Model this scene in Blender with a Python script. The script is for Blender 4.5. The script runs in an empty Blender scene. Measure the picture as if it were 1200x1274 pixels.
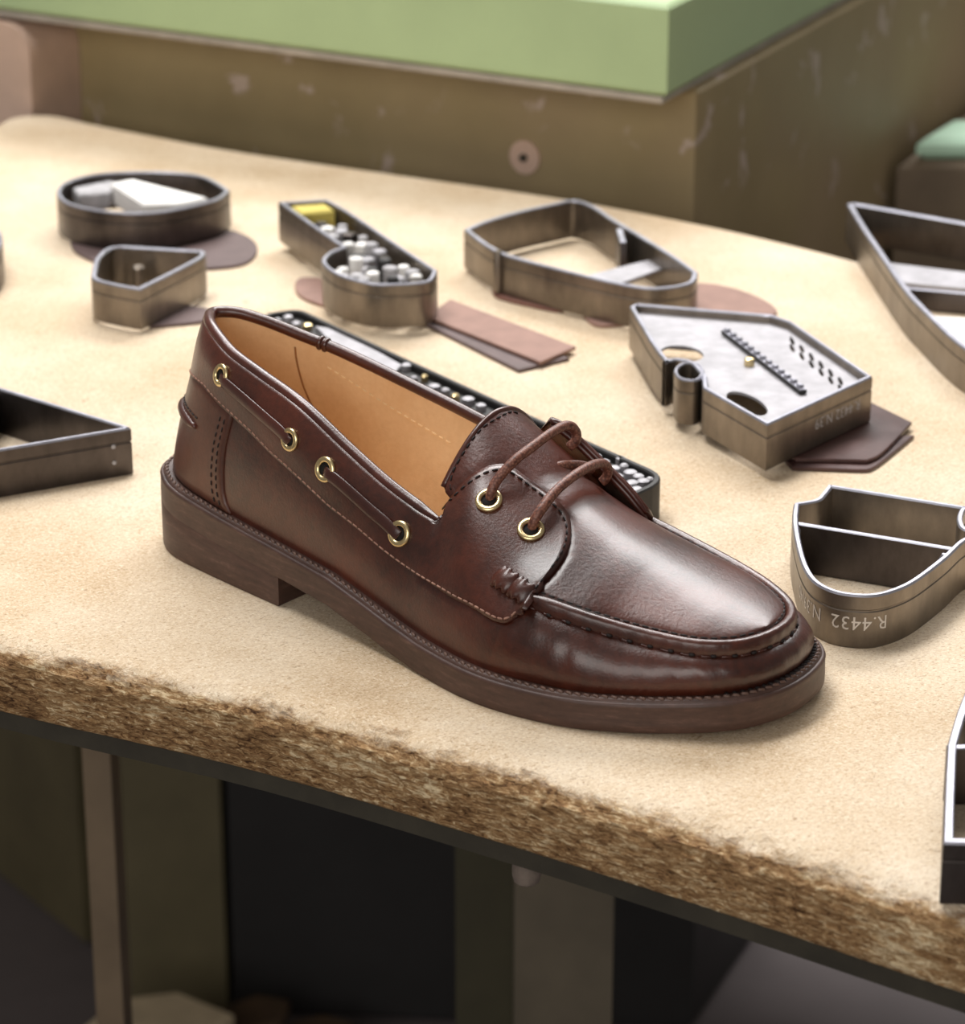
import bpy, bmesh, math, random
import numpy as np
from mathutils import Vector, Matrix, noise
from mathutils.bvhtree import BVHTree

random.seed(4)
scn = bpy.context.scene
col = scn.collection

# ------------------------------------------------------------------ camera
FPX, PITCH, DIST = 3540.0, math.radians(21.0), 1.06
cp, sp = math.cos(PITCH), math.sin(PITCH)
CAM = Vector((0.0, -DIST * cp, DIST * sp))
AX_R, AX_U, AX_W = Vector((1, 0, 0)), Vector((0, sp, cp)), Vector((0, cp, -sp))
cd = bpy.data.cameras.new('camera')
cam = bpy.data.objects.new('camera', cd)
col.objects.link(cam)
cam.location = CAM
cam.rotation_euler = (math.pi / 2 - PITCH, 0, 0)
cd.sensor_fit = 'HORIZONTAL'
cd.sensor_width = 36.0
cd.lens = FPX / 1200.0 * 36.0
cd.clip_start = 0.05
cd.dof.use_dof = True
cd.dof.focus_distance = 0.94
cd.dof.aperture_fstop = 18.5
scn.camera = cam

# ------------------------------------------------------------------ world and lamps
wd = bpy.data.worlds.new('workshop')
scn.world = wd
wd.use_nodes = True
bg = wd.node_tree.nodes['Background']
bg.inputs[0].default_value = (1.0, 0.93, 0.86, 1)
bg.inputs[1].default_value = 0.2


def area_lamp(name, loc, target, sx, sy, power, colr):
    l = bpy.data.lights.new(name, 'AREA')
    l.shape = 'RECTANGLE'
    l.size, l.size_y = sx, sy
    l.energy = power
    l.color = colr
    o = bpy.data.objects.new(name, l)
    col.objects.link(o)
    o.location = loc
    o.rotation_euler = (Vector(target) - Vector(loc)).to_track_quat('-Z', 'Y').to_euler()
    return o


area_lamp('ceiling_lamp', (-0.45, 0.45, 1.75), (0, 0.1, 0), 1.2, 0.5, 33, (1.0, 0.98, 0.96))
area_lamp('ceiling_lamp', (0.35, 1.9, 1.85), (0.05, 0.0, 0), 1.9, 0.8, 70, (1.0, 0.98, 0.97))
area_lamp('front_fill', (-0.9, -3.3, 1.25), (0, 0.2, -0.3), 2.4, 1.5, 50, (1.0, 0.96, 0.91))  # added fill from the front, brightens under the bench; no window known there

vs = scn.view_settings
vs.view_transform = 'Standard'
vs.look = 'None'
vs.gamma = 1.0
vs.use_curve_mapping = False
vs.exposure = 0.0


# ------------------------------------------------------------------ helpers
def ray_dir(px, py):
    return AX_W + AX_R * ((px - 600) / FPX) - AX_U * ((py - 637) / FPX)


def at(px, py, z=0.0):
    """point of the horizontal plane z seen at a photograph position"""
    d = ray_dir(px, py)
    return CAM + d * ((z - CAM.z) / d.z)


def srgb(r, g, b):
    f = lambda c: (c / 255 / 12.92) if c / 255 <= 0.04045 else ((c / 255 + 0.055) / 1.055) ** 2.4
    return (f(r), f(g), f(b), 1)


def catmull(pts, n, closed=False):
    """n samples per span of a Catmull-Rom curve through pts"""
    P = [Vector(p) for p in pts]
    m = len(P)
    out = []
    for i in range(m if closed else m - 1):
        if closed:
            a, b, c, d = P[i - 1], P[i], P[(i + 1) % m], P[(i + 2) % m]
        else:
            a, b, c, d = P[max(i - 1, 0)], P[i], P[i + 1], P[min(i + 2, m - 1)]
        for k in range(n):
            t = k / n
            out.append(0.5 * ((2 * b) + (c - a) * t + (2 * a - 5 * b + 4 * c - d) * t * t + (3 * b - a - 3 * c + d) * t ** 3))
    if not closed:
        out.append(P[-1])
    return out


def resample(pts, step=None, n=None):
    P = [Vector(p) for p in pts]
    L = [0.0]
    for a, b in zip(P, P[1:]):
        L.append(L[-1] + (b - a).length)
    if n is None:
        n = max(2, int(round(L[-1] / step)) + 1)
    out, j = [], 0
    for k in range(n):
        s = L[-1] * k / (n - 1)
        while j < len(P) - 2 and L[j + 1] < s:
            j += 1
        d = L[j + 1] - L[j]
        out.append(P[j].lerp(P[j + 1], (s - L[j]) / d if d > 1e-12 else 0))
    return out


def mesh_obj(name, verts, faces, mat, parent=None, smooth=True, sharp=None, origin=None):
    me = bpy.data.meshes.new(name)
    if origin is not None:
        verts = [Vector(v) - origin for v in verts]
    me.from_pydata([tuple(v) for v in verts], [], faces)
    bm = bmesh.new()
    bm.from_mesh(me)
    bmesh.ops.recalc_face_normals(bm, faces=bm.faces)
    bm.to_mesh(me)
    bm.free()
    mats = mat if isinstance(mat, list) else [mat]
    for m in mats:
        me.materials.append(m)
    if smooth:
        me.polygons.foreach_set('use_smooth', [True] * len(me.polygons))
        if sharp:
            me.set_sharp_from_angle(angle=math.radians(sharp))
    me.update()
    o = bpy.data.objects.new(name, me)
    col.objects.link(o)
    if parent:
        o.parent = parent
    return o


class MB:
    """collects several shapes into one mesh"""
    def __init__(self):
        self.v, self.f = [], []

    def add(self, v, f):
        b = len(self.v)
        self.v += [Vector(p) for p in v]
        self.f += [tuple(i + b for i in q) for q in f]

    def obj(self, name, mat, parent=None, smooth=True, sharp=None, origin=None):
        return mesh_obj(name, self.v, self.f, mat, parent, smooth, sharp, origin)


def tube_geo(path, r, seg=10, closed=False, flat=None, up=None):
    """swept tube; r may be a list; flat = (width, height) gives an elliptic section"""
    P = [Vector(p) for p in path]
    n = len(P)
    V, Fc = [], []
    prev = None
    for i in range(n):
        t = (P[(i + 1) % n] - P[i - 1]) if closed else (P[min(i + 1, n - 1)] - P[max(i - 1, 0)])
        t.normalize()
        if up is not None:
            u = up[i] if isinstance(up, list) else Vector(up)
            b = t.cross(u).normalized()
            u = b.cross(t).normalized()
        else:
            ref = prev if prev is not None else (Vector((0, 0, 1)) if abs(t.z) < 0.9 else Vector((1, 0, 0)))
            u = (ref - t * ref.dot(t)).normalized()
            prev = u
            b = t.cross(u)
        rr = r[i] if isinstance(r, (list, tuple)) else r
        a, h = (flat if flat else (rr, rr))
        for k in range(seg):
            an = 2 * math.pi * k / seg
            V.append(P[i] + b * (math.cos(an) * a) + u * (math.sin(an) * h))
    for i in range(n if closed else n - 1):
        j = (i + 1) % n
        for k in range(seg):
            l = (k + 1) % seg
            Fc.append((i * seg + k, i * seg + l, j * seg + l, j * seg + k))
    if not closed:
        Fc.append(tuple(range(seg))[::-1])
        Fc.append(tuple((n - 1) * seg + k for k in range(seg)))
    return V, Fc


def prism_geo(poly, z0, z1, bev=0.0):
    """extruded polygon (world xy), optional chamfer on both rims"""
    P = [Vector((p[0], p[1], 0)) for p in poly]
    n = len(P)
    ar = sum(P[i].x * P[(i + 1) % n].y - P[(i + 1) % n].x * P[i].y for i in range(n))
    if ar < 0:
        P.reverse()
    ins = inset_loop(P, bev) if bev else P
    V, Fc = [], []
    rows = [(ins, z0), (P, z0 + bev), (P, z1 - bev), (ins, z1)] if bev else [(P, z0), (P, z1)]
    for q, z in rows:
        V += [Vector((p.x, p.y, z)) for p in q]
    for r in range(len(rows) - 1):
        for i in range(n):
            j = (i + 1) % n
            Fc.append((r * n + i, r * n + j, (r + 1) * n + j, (r + 1) * n + i))
    Fc.append(tuple(range(n))[::-1])
    Fc.append(tuple((len(rows) - 1) * n + i for i in range(n)))
    return V, Fc


def inset_loop(P, d):
    """move a counter-clockwise closed loop inwards by d"""
    n = len(P)
    out = []
    for i in range(n):
        a = (P[i] - P[i - 1])
        b = (P[(i + 1) % n] - P[i])
        a = a.normalized() if a.length > 1e-9 else b.normalized()
        b = b.normalized() if b.length > 1e-9 else a
        na, nb = Vector((-a.y, a.x, 0)), Vector((-b.y, b.x, 0))
        m = (na + nb)
        if m.length < 1e-6:
            m = na
        m.normalize()
        c = max(0.45, m.dot(na))
        out.append(P[i] + m * (d / c))
    return out


def box_geo(c, sx, sy, sz, rz=0.0, bev=0.0):
    ca, sa = math.cos(rz), math.sin(rz)
    poly = []
    for x, y in ((-1, -1), (1, -1), (1, 1), (-1, 1)):
        dx, dy = x * sx / 2, y * sy / 2
        poly.append((c[0] + dx * ca - dy * sa, c[1] + dx * sa + dy * ca))
    return prism_geo(poly, c[2] - sz / 2, c[2] + sz / 2, bev)


def thing(name, label, cat, loc=(0, 0, 0), rz=0.0, group=None):
    o = bpy.data.objects.new(name, None)
    o.empty_display_size = 0.02
    col.objects.link(o)
    o.location = loc
    o.rotation_euler = (0, 0, rz)
    o['label'], o['category'] = label, cat
    if group:
        o['group'] = group
    return o


def tag(o, label, cat, group=None):
    o['label'], o['category'] = label, cat
    if group:
        o['group'] = group
    return o


# ------------------------------------------------------------------ materials
class Mat:
    def __init__(self, name):
        self.m = bpy.data.materials.new(name)
        self.m.use_nodes = True
        self.t = self.m.node_tree
        self.b = self.t.nodes['Principled BSDF']

    def n(self, typ, **kw):
        nd = self.t.nodes.new(typ)
        for k, v in kw.items():
            setattr(nd, k, v)
        return nd

    def link(self, a, b):
        self.t.links.new(a, b)

    def set(self, **kw):
        for k, v in kw.items():
            self.b.inputs[k.replace('_', ' ')].default_value = v
        return self

    def coord(self, scale=(1, 1, 1), rz=0.0):
        tc = self.n('ShaderNodeTexCoord')
        mp = self.n('ShaderNodeMapping')
        mp.inputs['Scale'].default_value = scale
        r = self.n('ShaderNodeMapping')
        r.inputs['Rotation'].default_value = (0, 0, -rz)
        self.link(tc.outputs['Object'], r.inputs[0])
        self.link(r.outputs[0], mp.inputs[0])
        return mp.outputs[0]

    def noise(self, co, scale, detail=4, rough=0.6, dist=0.0):
        nd = self.n('ShaderNodeTexNoise')
        nd.inputs['Scale'].default_value = scale
        nd.inputs['Detail'].default_value = detail
        nd.inputs['Roughness'].default_value = rough
        nd.inputs['Distortion'].default_value = dist
        self.link(co, nd.inputs['Vector'])
        return nd.outputs['Fac']

    def ramp(self, fac, stops):
        r = self.n('ShaderNodeValToRGB')
        e = r.color_ramp.elements
        while len(e) < len(stops):
            e.new(0.5)
        for el, (p, c) in zip(e, stops):
            el.position = p
            el.color = c
        self.link(fac, r.inputs[0])
        return r.outputs[0]

    def mix(self, fac, a, b, blend='MIX'):
        x = self.n('ShaderNodeMix', data_type='RGBA', blend_type=blend)
        for s, v in ((x.inputs[0], fac), (x.inputs[6], a), (x.inputs[7], b)):
            if hasattr(v, 'is_output'):
                self.link(v, s)
            else:
                s.default_value = v
        return x.outputs[2]

    def math(self, op, a, b=0.0, clamp=False):
        x = self.n('ShaderNodeMath', operation=op, use_clamp=clamp)
        for s, v in ((x.inputs[0], a), (x.inputs[1], b)):
            if hasattr(v, 'is_output'):
                self.link(v, s)
            else:
                s.default_value = v
        return x.outputs[0]

    def color(self, c):
        self.link(c, self.b.inputs['Base Color'])
        return self

    def bump(self, h, strength=0.3, dist=0.001):
        bp = self.n('ShaderNodeBump')
        bp.inputs['Strength'].default_value = strength
        bp.inputs['Distance'].default_value = dist
        self.link(h, bp.inputs['Height'])
        self.link(bp.outputs[0], self.b.inputs['Normal'])
        return self


def leather(name, dark, light, rough=0.34, coat=0.25, grain=900, gstr=0.12, crease=0.0):
    m = Mat(name)
    co = m.coord()
    n1 = m.noise(co, 28, 5, 0.6)
    n2 = m.noise(co, 420, 3, 0.6)
    f = m.math('ADD', m.math('MULTIPLY', n1, 0.75), m.math('MULTIPLY', n2, 0.25))
    m.color(m.ramp(f, [(0.36, dark), (0.66, light)]))
    rr = m.math('ADD', m.math('MULTIPLY', m.noise(co, 60, 4), 0.22), rough - 0.11)
    m.link(rr, m.b.inputs['Roughness'])
    h = m.noise(co, grain, 4, 0.65)
    if crease:
        st = m.coord((1, 3.0, 1.2))
        h = m.math('ADD', h, m.math('MULTIPLY', m.noise(st, 95, 5, 0.7, 1.5), crease))
    m.bump(h, gstr, 0.0012)
    m.set(Coat_Weight=coat, Coat_Roughness=0.22, Specular_IOR_Level=0.5)
    return m.m


def plain(name, c, rough=0.6, metal=0.0, var=0.12, scale=60, bump=0.0, bscale=400):
    m = Mat(name)
    co = m.coord()
    f = m.noise(co, scale, 5, 0.6)
    a = tuple(max(0, x * (1 - var)) for x in c[:3]) + (1,)
    b = tuple(min(1, x * (1 + var)) for x in c[:3]) + (1,)
    m.color(m.ramp(f, [(0.35, a), (0.65, b)]))
    m.set(Roughness=rough, Metallic=metal)
    if bump:
        m.bump(m.noise(co, bscale, 4), bump, 0.001)
    return m.m


M = {}
M['upper'] = leather('brown_leather', srgb(46, 18, 10), srgb(90, 40, 24), 0.36, 0.35, 1000, 0.16, 0.3)
M['plug'] = leather('brown_leather_plug', srgb(50, 20, 12), srgb(92, 42, 28), 0.38, 0.4, 800, 0.2, 0.2)
M['piping'] = leather('brown_leather_piping', srgb(54, 23, 16), srgb(88, 42, 30), 0.34, 0.3, 900, 0.1)
M['counter'] = leather('brown_leather_heel', srgb(60, 29, 19), srgb(94, 52, 36), 0.42, 0.2, 900, 0.12)
M['lining'] = leather('tan_leather', srgb(220, 180, 134), srgb(238, 204, 160), 0.62, 0.0, 700, 0.15)
M['lining_edge'] = plain('lining_edge', srgb(150, 104, 62), 0.7)
M['lining_thread'] = plain('lining_thread', srgb(240, 208, 160), 0.7)
M['thong'] = leather('brown_thong', srgb(48, 20, 14), srgb(80, 36, 26), 0.38, 0.25, 900, 0.1)
M['hole_shade'] = plain('painted_hole', srgb(14, 7, 6), 0.9)
M['thread'] = plain('brown_thread', srgb(150, 112, 96), 0.7, 0, 0.25, 300)
M['thread_dark'] = plain('dark_thread', srgb(22, 12, 10), 0.7, 0, 0.2, 300)
M['thread_mid'] = plain('welt_thread', srgb(96, 72, 62), 0.55, 0, 0.3, 300)
M['brass'] = plain('brass', srgb(230, 208, 158), 0.3, 1.0, 0.06, 80)


def sole_mat():
    m = Mat('stacked_sole_edge')
    co = m.coord((1, 1, 7))
    f = m.noise(co, 70, 6, 0.65)
    g = m.noise(m.coord((1, 1, 2)), 320, 4, 0.7)
    c = m.ramp(m.math('ADD', m.math('MULTIPLY', f, 0.7), m.math('MULTIPLY', g, 0.3)),
               [(0.3, srgb(52, 34, 29)), (0.55, srgb(76, 53, 45)), (0.78, srgb(116, 88, 78))])
    sc = m.ramp(m.noise(m.coord((1, 1, 5)), 30, 6, 0.75, 2.0), [(0.70, (0, 0, 0, 1)), (0.78, (1, 1, 1, 1))])
    m.color(m.mix(m.math('MULTIPLY', sc, 0.35), c, srgb(140, 110, 104)))
    m.set(Roughness=0.5)
    m.bump(g, 0.15, 0.0006)
    return m.m


M['sole'] = sole_mat()


def lace_mat():
    m = Mat('waxed_lace')
    co = m.coord()
    v = m.n('ShaderNodeTexVoronoi')
    v.inputs['Scale'].default_value = 1150
    m.link(co, v.inputs['Vector'])
    m.color(m.ramp(v.outputs['Distance'], [(0.0, srgb(150, 104, 86)), (0.5, srgb(112, 68, 54)), (0.9, srgb(66, 34, 26))]))
    m.set(Roughness=0.5)
    m.bump(v.outputs['Distance'], -0.5, 0.0006)
    return m.m


M['lace'] = lace_mat()


def steel_mat(name, dark, light, rough):
    m = Mat(name)
    co = m.coord((1, 1, 0.5))
    f = m.noise(co, 55, 6, 0.65)
    m.color(m.ramp(f, [(0.3, dark), (0.7, light)]))
    m.set(Metallic=0.85)
    m.link(m.math('ADD', m.math('MULTIPLY', m.noise(co, 200, 3), 0.2), rough - 0.1), m.b.inputs['Roughness'])
    m.bump(m.noise(m.coord((1, 1, 8)), 150, 4), 0.06, 0.0005)
    return m.m


M['steel'] = steel_mat('die_steel', srgb(104, 96, 88), srgb(146, 136, 124), 0.38)
M['steel_dark'] = steel_mat('dark_die_steel', srgb(66, 60, 58), srgb(98, 91, 88), 0.36)
M['rim'] = steel_mat('ground_steel_edge', srgb(154, 154, 164), srgb(184, 184, 194), 0.4)
M['plate'] = plain('aluminium_plate', srgb(168, 166, 170), 0.5, 0.3, 0.15, 90)
M['print'] = plain('white_print', srgb(205, 198, 190), 0.7, 0, 0.1, 400)
M['foam_white'] = plain('white_foam', srgb(236, 234, 230), 0.9, 0, 0.05, 60)
M['foam_yellow'] = plain('yellow_foam', srgb(205, 188, 100), 0.9, 0, 0.08, 90)
M['foam_grey'] = plain('grey_foam', srgb(176, 174, 176), 0.9, 0, 0.2, 120)
M['board_black'] = plain('black_rubber', srgb(34, 32, 31), 0.6, 0, 0.3, 150)
M['cut_pink'] = plain('pinkish_leather', srgb(150, 118, 106), 0.75, 0, 0.1, 90, 0.2)
M['cut_brown'] = leather('dark_brown_offcut', srgb(60, 38, 36), srgb(88, 60, 56), 0.35, 0.1, 800, 0.1)
M['cut_plum'] = plain('plum_leather', srgb(96, 78, 76), 0.6, 0, 0.12, 90, 0.2)
M['cut_red'] = plain('red_brown_leather', srgb(120, 82, 70), 0.7, 0, 0.12, 90, 0.2)
M['green'] = plain('green_nylon', srgb(170, 192, 146), 0.5, 0, 0.05, 9, 0.05, 60)
M['mint'] = plain('mint_nylon', srgb(188, 222, 196), 0.5, 0, 0.04, 9)
M['rail'] = plain('olive_black_paint', srgb(52, 48, 38), 0.6, 0, 0.25, 40, 0.1)
M['olive'] = plain('olive_paint', srgb(94, 86, 62), 0.55, 0, 0.12, 14, 0.05)
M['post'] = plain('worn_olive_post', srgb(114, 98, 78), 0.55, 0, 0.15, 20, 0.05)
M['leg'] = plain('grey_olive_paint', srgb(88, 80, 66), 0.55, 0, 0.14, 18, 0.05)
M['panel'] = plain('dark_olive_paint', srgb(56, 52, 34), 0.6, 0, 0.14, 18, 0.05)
M['dark'] = plain('under_bench_shade', srgb(30, 28, 28), 0.6, 0, 0.2, 12)  # near-black that paints the shade under the bench
M['bolt'] = plain('dull_bolt', srgb(134, 122, 112), 0.5, 0.5, 0.2, 200)
M['floor'] = plain('grey_concrete', srgb(100, 92, 92), 0.75, 0, 0.14, 5, 0.1, 60)
M['block'] = plain('pale_wood', srgb(196, 178, 148), 0.7, 0, 0.12, 40, 0.1)
M['lump'] = plain('brown_scrap', srgb(76, 58, 40), 0.7, 0, 0.3, 30, 0.1)
M['cover'] = plain('faded_pink_paint', srgb(200, 172, 154), 0.6, 0, 0.12, 20, 0.05)
M['paleplate'] = plain('pale_plate', srgb(176, 168, 158), 0.5, 0.2, 0.15, 40)


def press_mat():
    m = Mat('chipped_olive_paint')
    co = m.coord()
    base = m.ramp(m.noise(co, 7, 5, 0.6), [(0.3, srgb(140, 124, 88)), (0.7, srgb(162, 145, 106))])
    base = m.mix(m.math('MULTIPLY', m.ramp(m.noise(co, 3.2, 3), [(0.45, (0, 0, 0, 1)), (0.62, (1, 1, 1, 1))]), 0.35),
                 base, srgb(146, 122, 106))
    chips = m.ramp(m.noise(co, 26, 4, 0.6, 0.6), [(0.60, (0, 0, 0, 1)), (0.65, (1, 1, 1, 1))])
    m.color(m.mix(m.math('MULTIPLY', chips, 0.75), base, srgb(190, 172, 162)))
    m.set(Roughness=0.5)
    m.bump(m.noise(co, 60, 3), 0.06, 0.002)
    return m.m


M['press'] = press_mat()


def board_mat():
    """pale pressed-wood skin over a brown fibrous core (the skin is 2 mm deep)"""
    m = Mat('fibreboard')
    ang = math.radians(-34)
    co = m.coord()
    tc = m.n('ShaderNodeTexCoord')
    sx = m.n('ShaderNodeSeparateXYZ')
    m.link(tc.outputs['Object'], sx.inputs[0])
    z = sx.outputs['Z']
    # skin
    big = m.noise(co, 9, 4, 0.6)
    fine = m.noise(m.coord((1, 2.0, 1), 0.5), 420, 5, 0.8, 1.2)
    fine2 = m.noise(m.coord((2.0, 1, 1), -0.3), 620, 3, 0.7, 0.4)
    f = m.math('ADD', m.math('MULTIPLY', big, 0.4), m.math('ADD', m.math('MULTIPLY', fine, 0.4), m.math('MULTIPLY', fine2, 0.2)))
    skin = m.ramp(f, [(0.34, srgb(164, 134, 100)), (0.43, srgb(206, 181, 148)), (0.52, srgb(224, 205, 178)), (0.64, srgb(240, 226, 205))])
    speck = m.ramp(m.noise(m.coord((1, 1.9, 1), 0.9), 190, 2, 0.5, 0.8), [(0.69, (0, 0, 0, 1)), (0.75, (1, 1, 1, 1))])
    skin = m.mix(m.math('MULTIPLY', speck, 0.5), skin, srgb(142, 106, 72))
    s2 = m.ramp(m.noise(m.coord((1, 3.2, 1), 0.25), 620, 3, 0.6, 0.5), [(0.57, (0, 0, 0, 1)), (0.64, (1, 1, 1, 1))])
    s3 = m.ramp(m.noise(m.coord((3.0, 1, 1), 0.7), 540, 3, 0.6, 0.5), [(0.57, (0, 0, 0, 1)), (0.65, (1, 1, 1, 1))])
    skin = m.mix(m.math('MULTIPLY', s2, 0.62), skin, srgb(150, 112, 76))
    skin = m.mix(m.math('MULTIPLY', s3, 0.6), skin, srgb(246, 234, 212))
    # core
    k1 = m.noise(m.coord((0.3, 1, 1.3), ang), 640, 5, 0.75, 0.8)
    k2 = m.noise(m.coord((0.5, 1, 1), ang), 75, 4, 0.6)
    kk = m.math('ADD', m.math('MULTIPLY', k1, 0.7), m.math('MULTIPLY', k2, 0.3))
    core = m.ramp(kk, [(0.38, srgb(74, 50, 32)), (0.455, srgb(146, 110, 74)), (0.53, srgb(188, 152, 108)), (0.60, srgb(244, 222, 182))])
    nz = m.noise(m.coord((0.5, 1, 1), ang), 150, 5, 0.7)
    zz = m.math('ADD', m.math('MULTIPLY', z, 160.0), m.math('MULTIPLY', m.math('SUBTRACT', nz, 0.5), 1.8))
    msk = m.ramp(m.math('ADD', zz, 1.0), [(0.30, (1, 1, 1, 1)), (0.72, (0, 0, 0, 1))])
    m.color(m.mix(msk, skin, core))
    m.set(Roughness=0.85, Specular_IOR_Level=0.2)
    hgt = m.math('ADD', m.math('MULTIPLY', fine, 0.35), m.math('MULTIPLY', m.math('MULTIPLY', k1, 2.0), msk))
    m.bump(hgt, 0.75, 0.0016)
    return m.m


M['board'] = board_mat()

# ------------------------------------------------------------------ floor
FLOOR_Z = -0.85
fl = mesh_obj('floor', [(-4, -2, FLOOR_Z), (4, -2, FLOOR_Z), (4, 6, FLOOR_Z), (-4, 6, FLOOR_Z)], [(0, 1, 2, 3)], M['floor'], None, False)
fl['kind'] = 'structure'

# ------------------------------------------------------------------ workbench
bench = thing('workbench', 'workbench with pale fibreboard top crumbling along its brown front edge', 'workbench', (0, 0.2, FLOOR_Z))
BO = Vector((0, 0.2, FLOOR_Z))
front = catmull([(-0.62, 0.14, 0), (-0.45, 0.04, 0), (-0.30, -0.048, 0), (-0.16, -0.125, 0), (-0.0766, -0.1674, 0), (0, -0.2153, 0),
                 (0.0691, -0.2622, 0), (0.1311, -0.3067, 0), (0.22, -0.368, 0), (0.34, -0.44, 0)], 40)
front = resample(front, 0.0013)
back = [at(1200, 362), at(1080, 330), at(960, 300), at(860, 278), at(700, 248), at(500, 219), at(300, 190), at(180, 168), at(105, 153)]
back = [Vector((0.42, 0.155, 0))] + back
corner = [at(75, 146), at(48, 144), at(22, 146), at(6, 152), at(-12, 164), at(-40, 190)]
rear_loop = catmull(back + corner, 6) + [Vector((-0.66, 0.20, 0))]
TH = 0.025
# profile across the worn front edge: (inset from the edge, z)
prof = [(0.030, 0), (0.024, 0), (0.019, -0.0001), (0.015, -0.0002), (0.012, -0.0003), (0.0095, -0.0006), (0.0075, -0.0010), (0.0057, -0.0016), (0.0042, -0.0024),
        (0.0029, -0.0034), (0.0019, -0.0046), (0.0011, -0.0060)]
prof += [(0.0008 - 0.0006 * math.sin(math.pi * k / 16), -0.0060 - (TH - 0.0072) * k / 16) for k in range(1, 17)] + [(0.0016, -TH + 0.0004), (0.004, -TH)]
V, Fc = [], []
nf, npf = len(front), len(prof)
for i, p in enumerate(front):
    t = (front[min(i + 1, nf - 1)] - front[max(i - 1, 0)]).normalized()
    nin = Vector((-t.y, t.x, 0))
    s = i * 0.0013
    chip = noise.fractal(Vector((s * 22, 3.1, 0)), 1.0, 2.0, 3)
    wear = 1.0 + 0.55 * noise.noise(Vector((s * 9, 8.3, 0))) + 0.5 * max(0, chip)
    for j, (d, z) in enumerate(prof):
        w = min(1.0, max(0.0, (0.016 - d) / 0.010))
        q = p + nin * (d * (wear if z > -0.012 else 1.0))
        q.z = z * (0.8 + 0.4 * wear if z > -0.006 else 1.0)
        a = noise.fractal(Vector((s * 130, d * 260, z * 420)), 0.9, 2.0, 4)
        b = noise.fractal(Vector((s * 420, d * 700 + 9, z * 1100)), 0.9, 2.0, 3)
        amp = w * (1.0 if j < npf - 2 else 0.4)
        q += nin * (-(0.0008 * a + 0.00075 * b) * amp) + Vector((0, 0, (0.00055 * a + 0.00035 * b) * amp * (1 if j < 14 else 0.5)))
        V.append(q)
for i in range(nf - 1):
    for j in range(npf - 1):
        Fc.append((i * npf + j, i * npf + j + 1, (i + 1) * npf + j + 1, (i + 1) * npf + j))
# top and bottom sheets plus rear rim
nb = len(V)
rl = [Vector((p.x, p.y, 0)) for p in rear_loop]
V += rl
V += [Vector((p.x, p.y, -TH)) for p in rl]
nr = len(rl)
Fc.append(tuple(i * npf for i in range(nf)) + tuple(nb + k for k in range(nr)))
Fc.append(tuple(i * npf + npf - 1 for i in range(nf)) + tuple(nb + nr + k for k in range(nr)))
for k in range(nr - 1):
    Fc.append((nb + k, nb + k + 1, nb + nr + k + 1, nb + nr + k))
Fc.append(tuple((nf - 1) * npf + j for j in range(npf)) + (nb + nr, nb))
Fc.append(tuple(j for j in range(npf)) + (nb + 2 * nr - 1, nb + nr - 1))
top = mesh_obj('tabletop', V, Fc, M['board'], bench, True, 60)
top.location = -BO
# steel rail that carries the board, set back a little from its edge
rail_p = resample(front, n=60)
mb = MB()
mb.add(*prism_geo([(p.x + 0.006 * 0.55, p.y + 0.006 * 0.83) for p in rail_p] + [(p.x + 0.045 * 0.55, p.y + 0.045 * 0.83) for p in reversed(rail_p)], -TH - 0.0085, -TH - 0.0002))
mb.obj('rail', M['rail'], bench, True, 40, BO)
bp = at(655, 1076, -0.040)
mb = MB()
mb.add(*tube_geo([Vector((bp.x, bp.y, z)) for z in (-TH - 0.0085, -0.0425, -0.0455, -0.0465)], [0.0048, 0.0048, 0.0040, 0.0025], 10))
mb.obj('bolt', M['bolt'], bench, True, 40, BO)


def leg_box(name, pxl, pxr, py, z, mat, depth, ztop=-TH - 0.009, turn=-0.6):
    a, b = at(pxl, py, z), at(pxr, py, z)
    w = (b - a).length
    c = (a + b) / 2
    mb = MB()
    mb.add(*box_geo((c.x, c.y + depth / 2, (ztop + FLOOR_Z) / 2), w, depth, ztop - FLOOR_Z, 0.0, 0.003))
    return mb.obj(name, mat, bench, True, 30, BO)


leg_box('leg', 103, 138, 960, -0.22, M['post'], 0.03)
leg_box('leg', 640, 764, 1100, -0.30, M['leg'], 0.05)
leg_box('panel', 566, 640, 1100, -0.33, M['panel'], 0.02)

# ------------------------------------------------------------------ things under and behind the bench
def cabinet(name, label, cat, pts, z0, z1, mat, part):
    c = sum((Vector((p[0], p[1], 0)) for p in pts), Vector()) / len(pts)
    o = thing(name, label, cat, (c.x, c.y, z0))
    mb = MB()
    mb.add(*prism_geo([(p[0], p[1]) for p in pts], z0, z1, 0.006))
    mb.obj(part, mat, o, True, 30, Vector((c.x, c.y, z0)))
    return o


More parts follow.
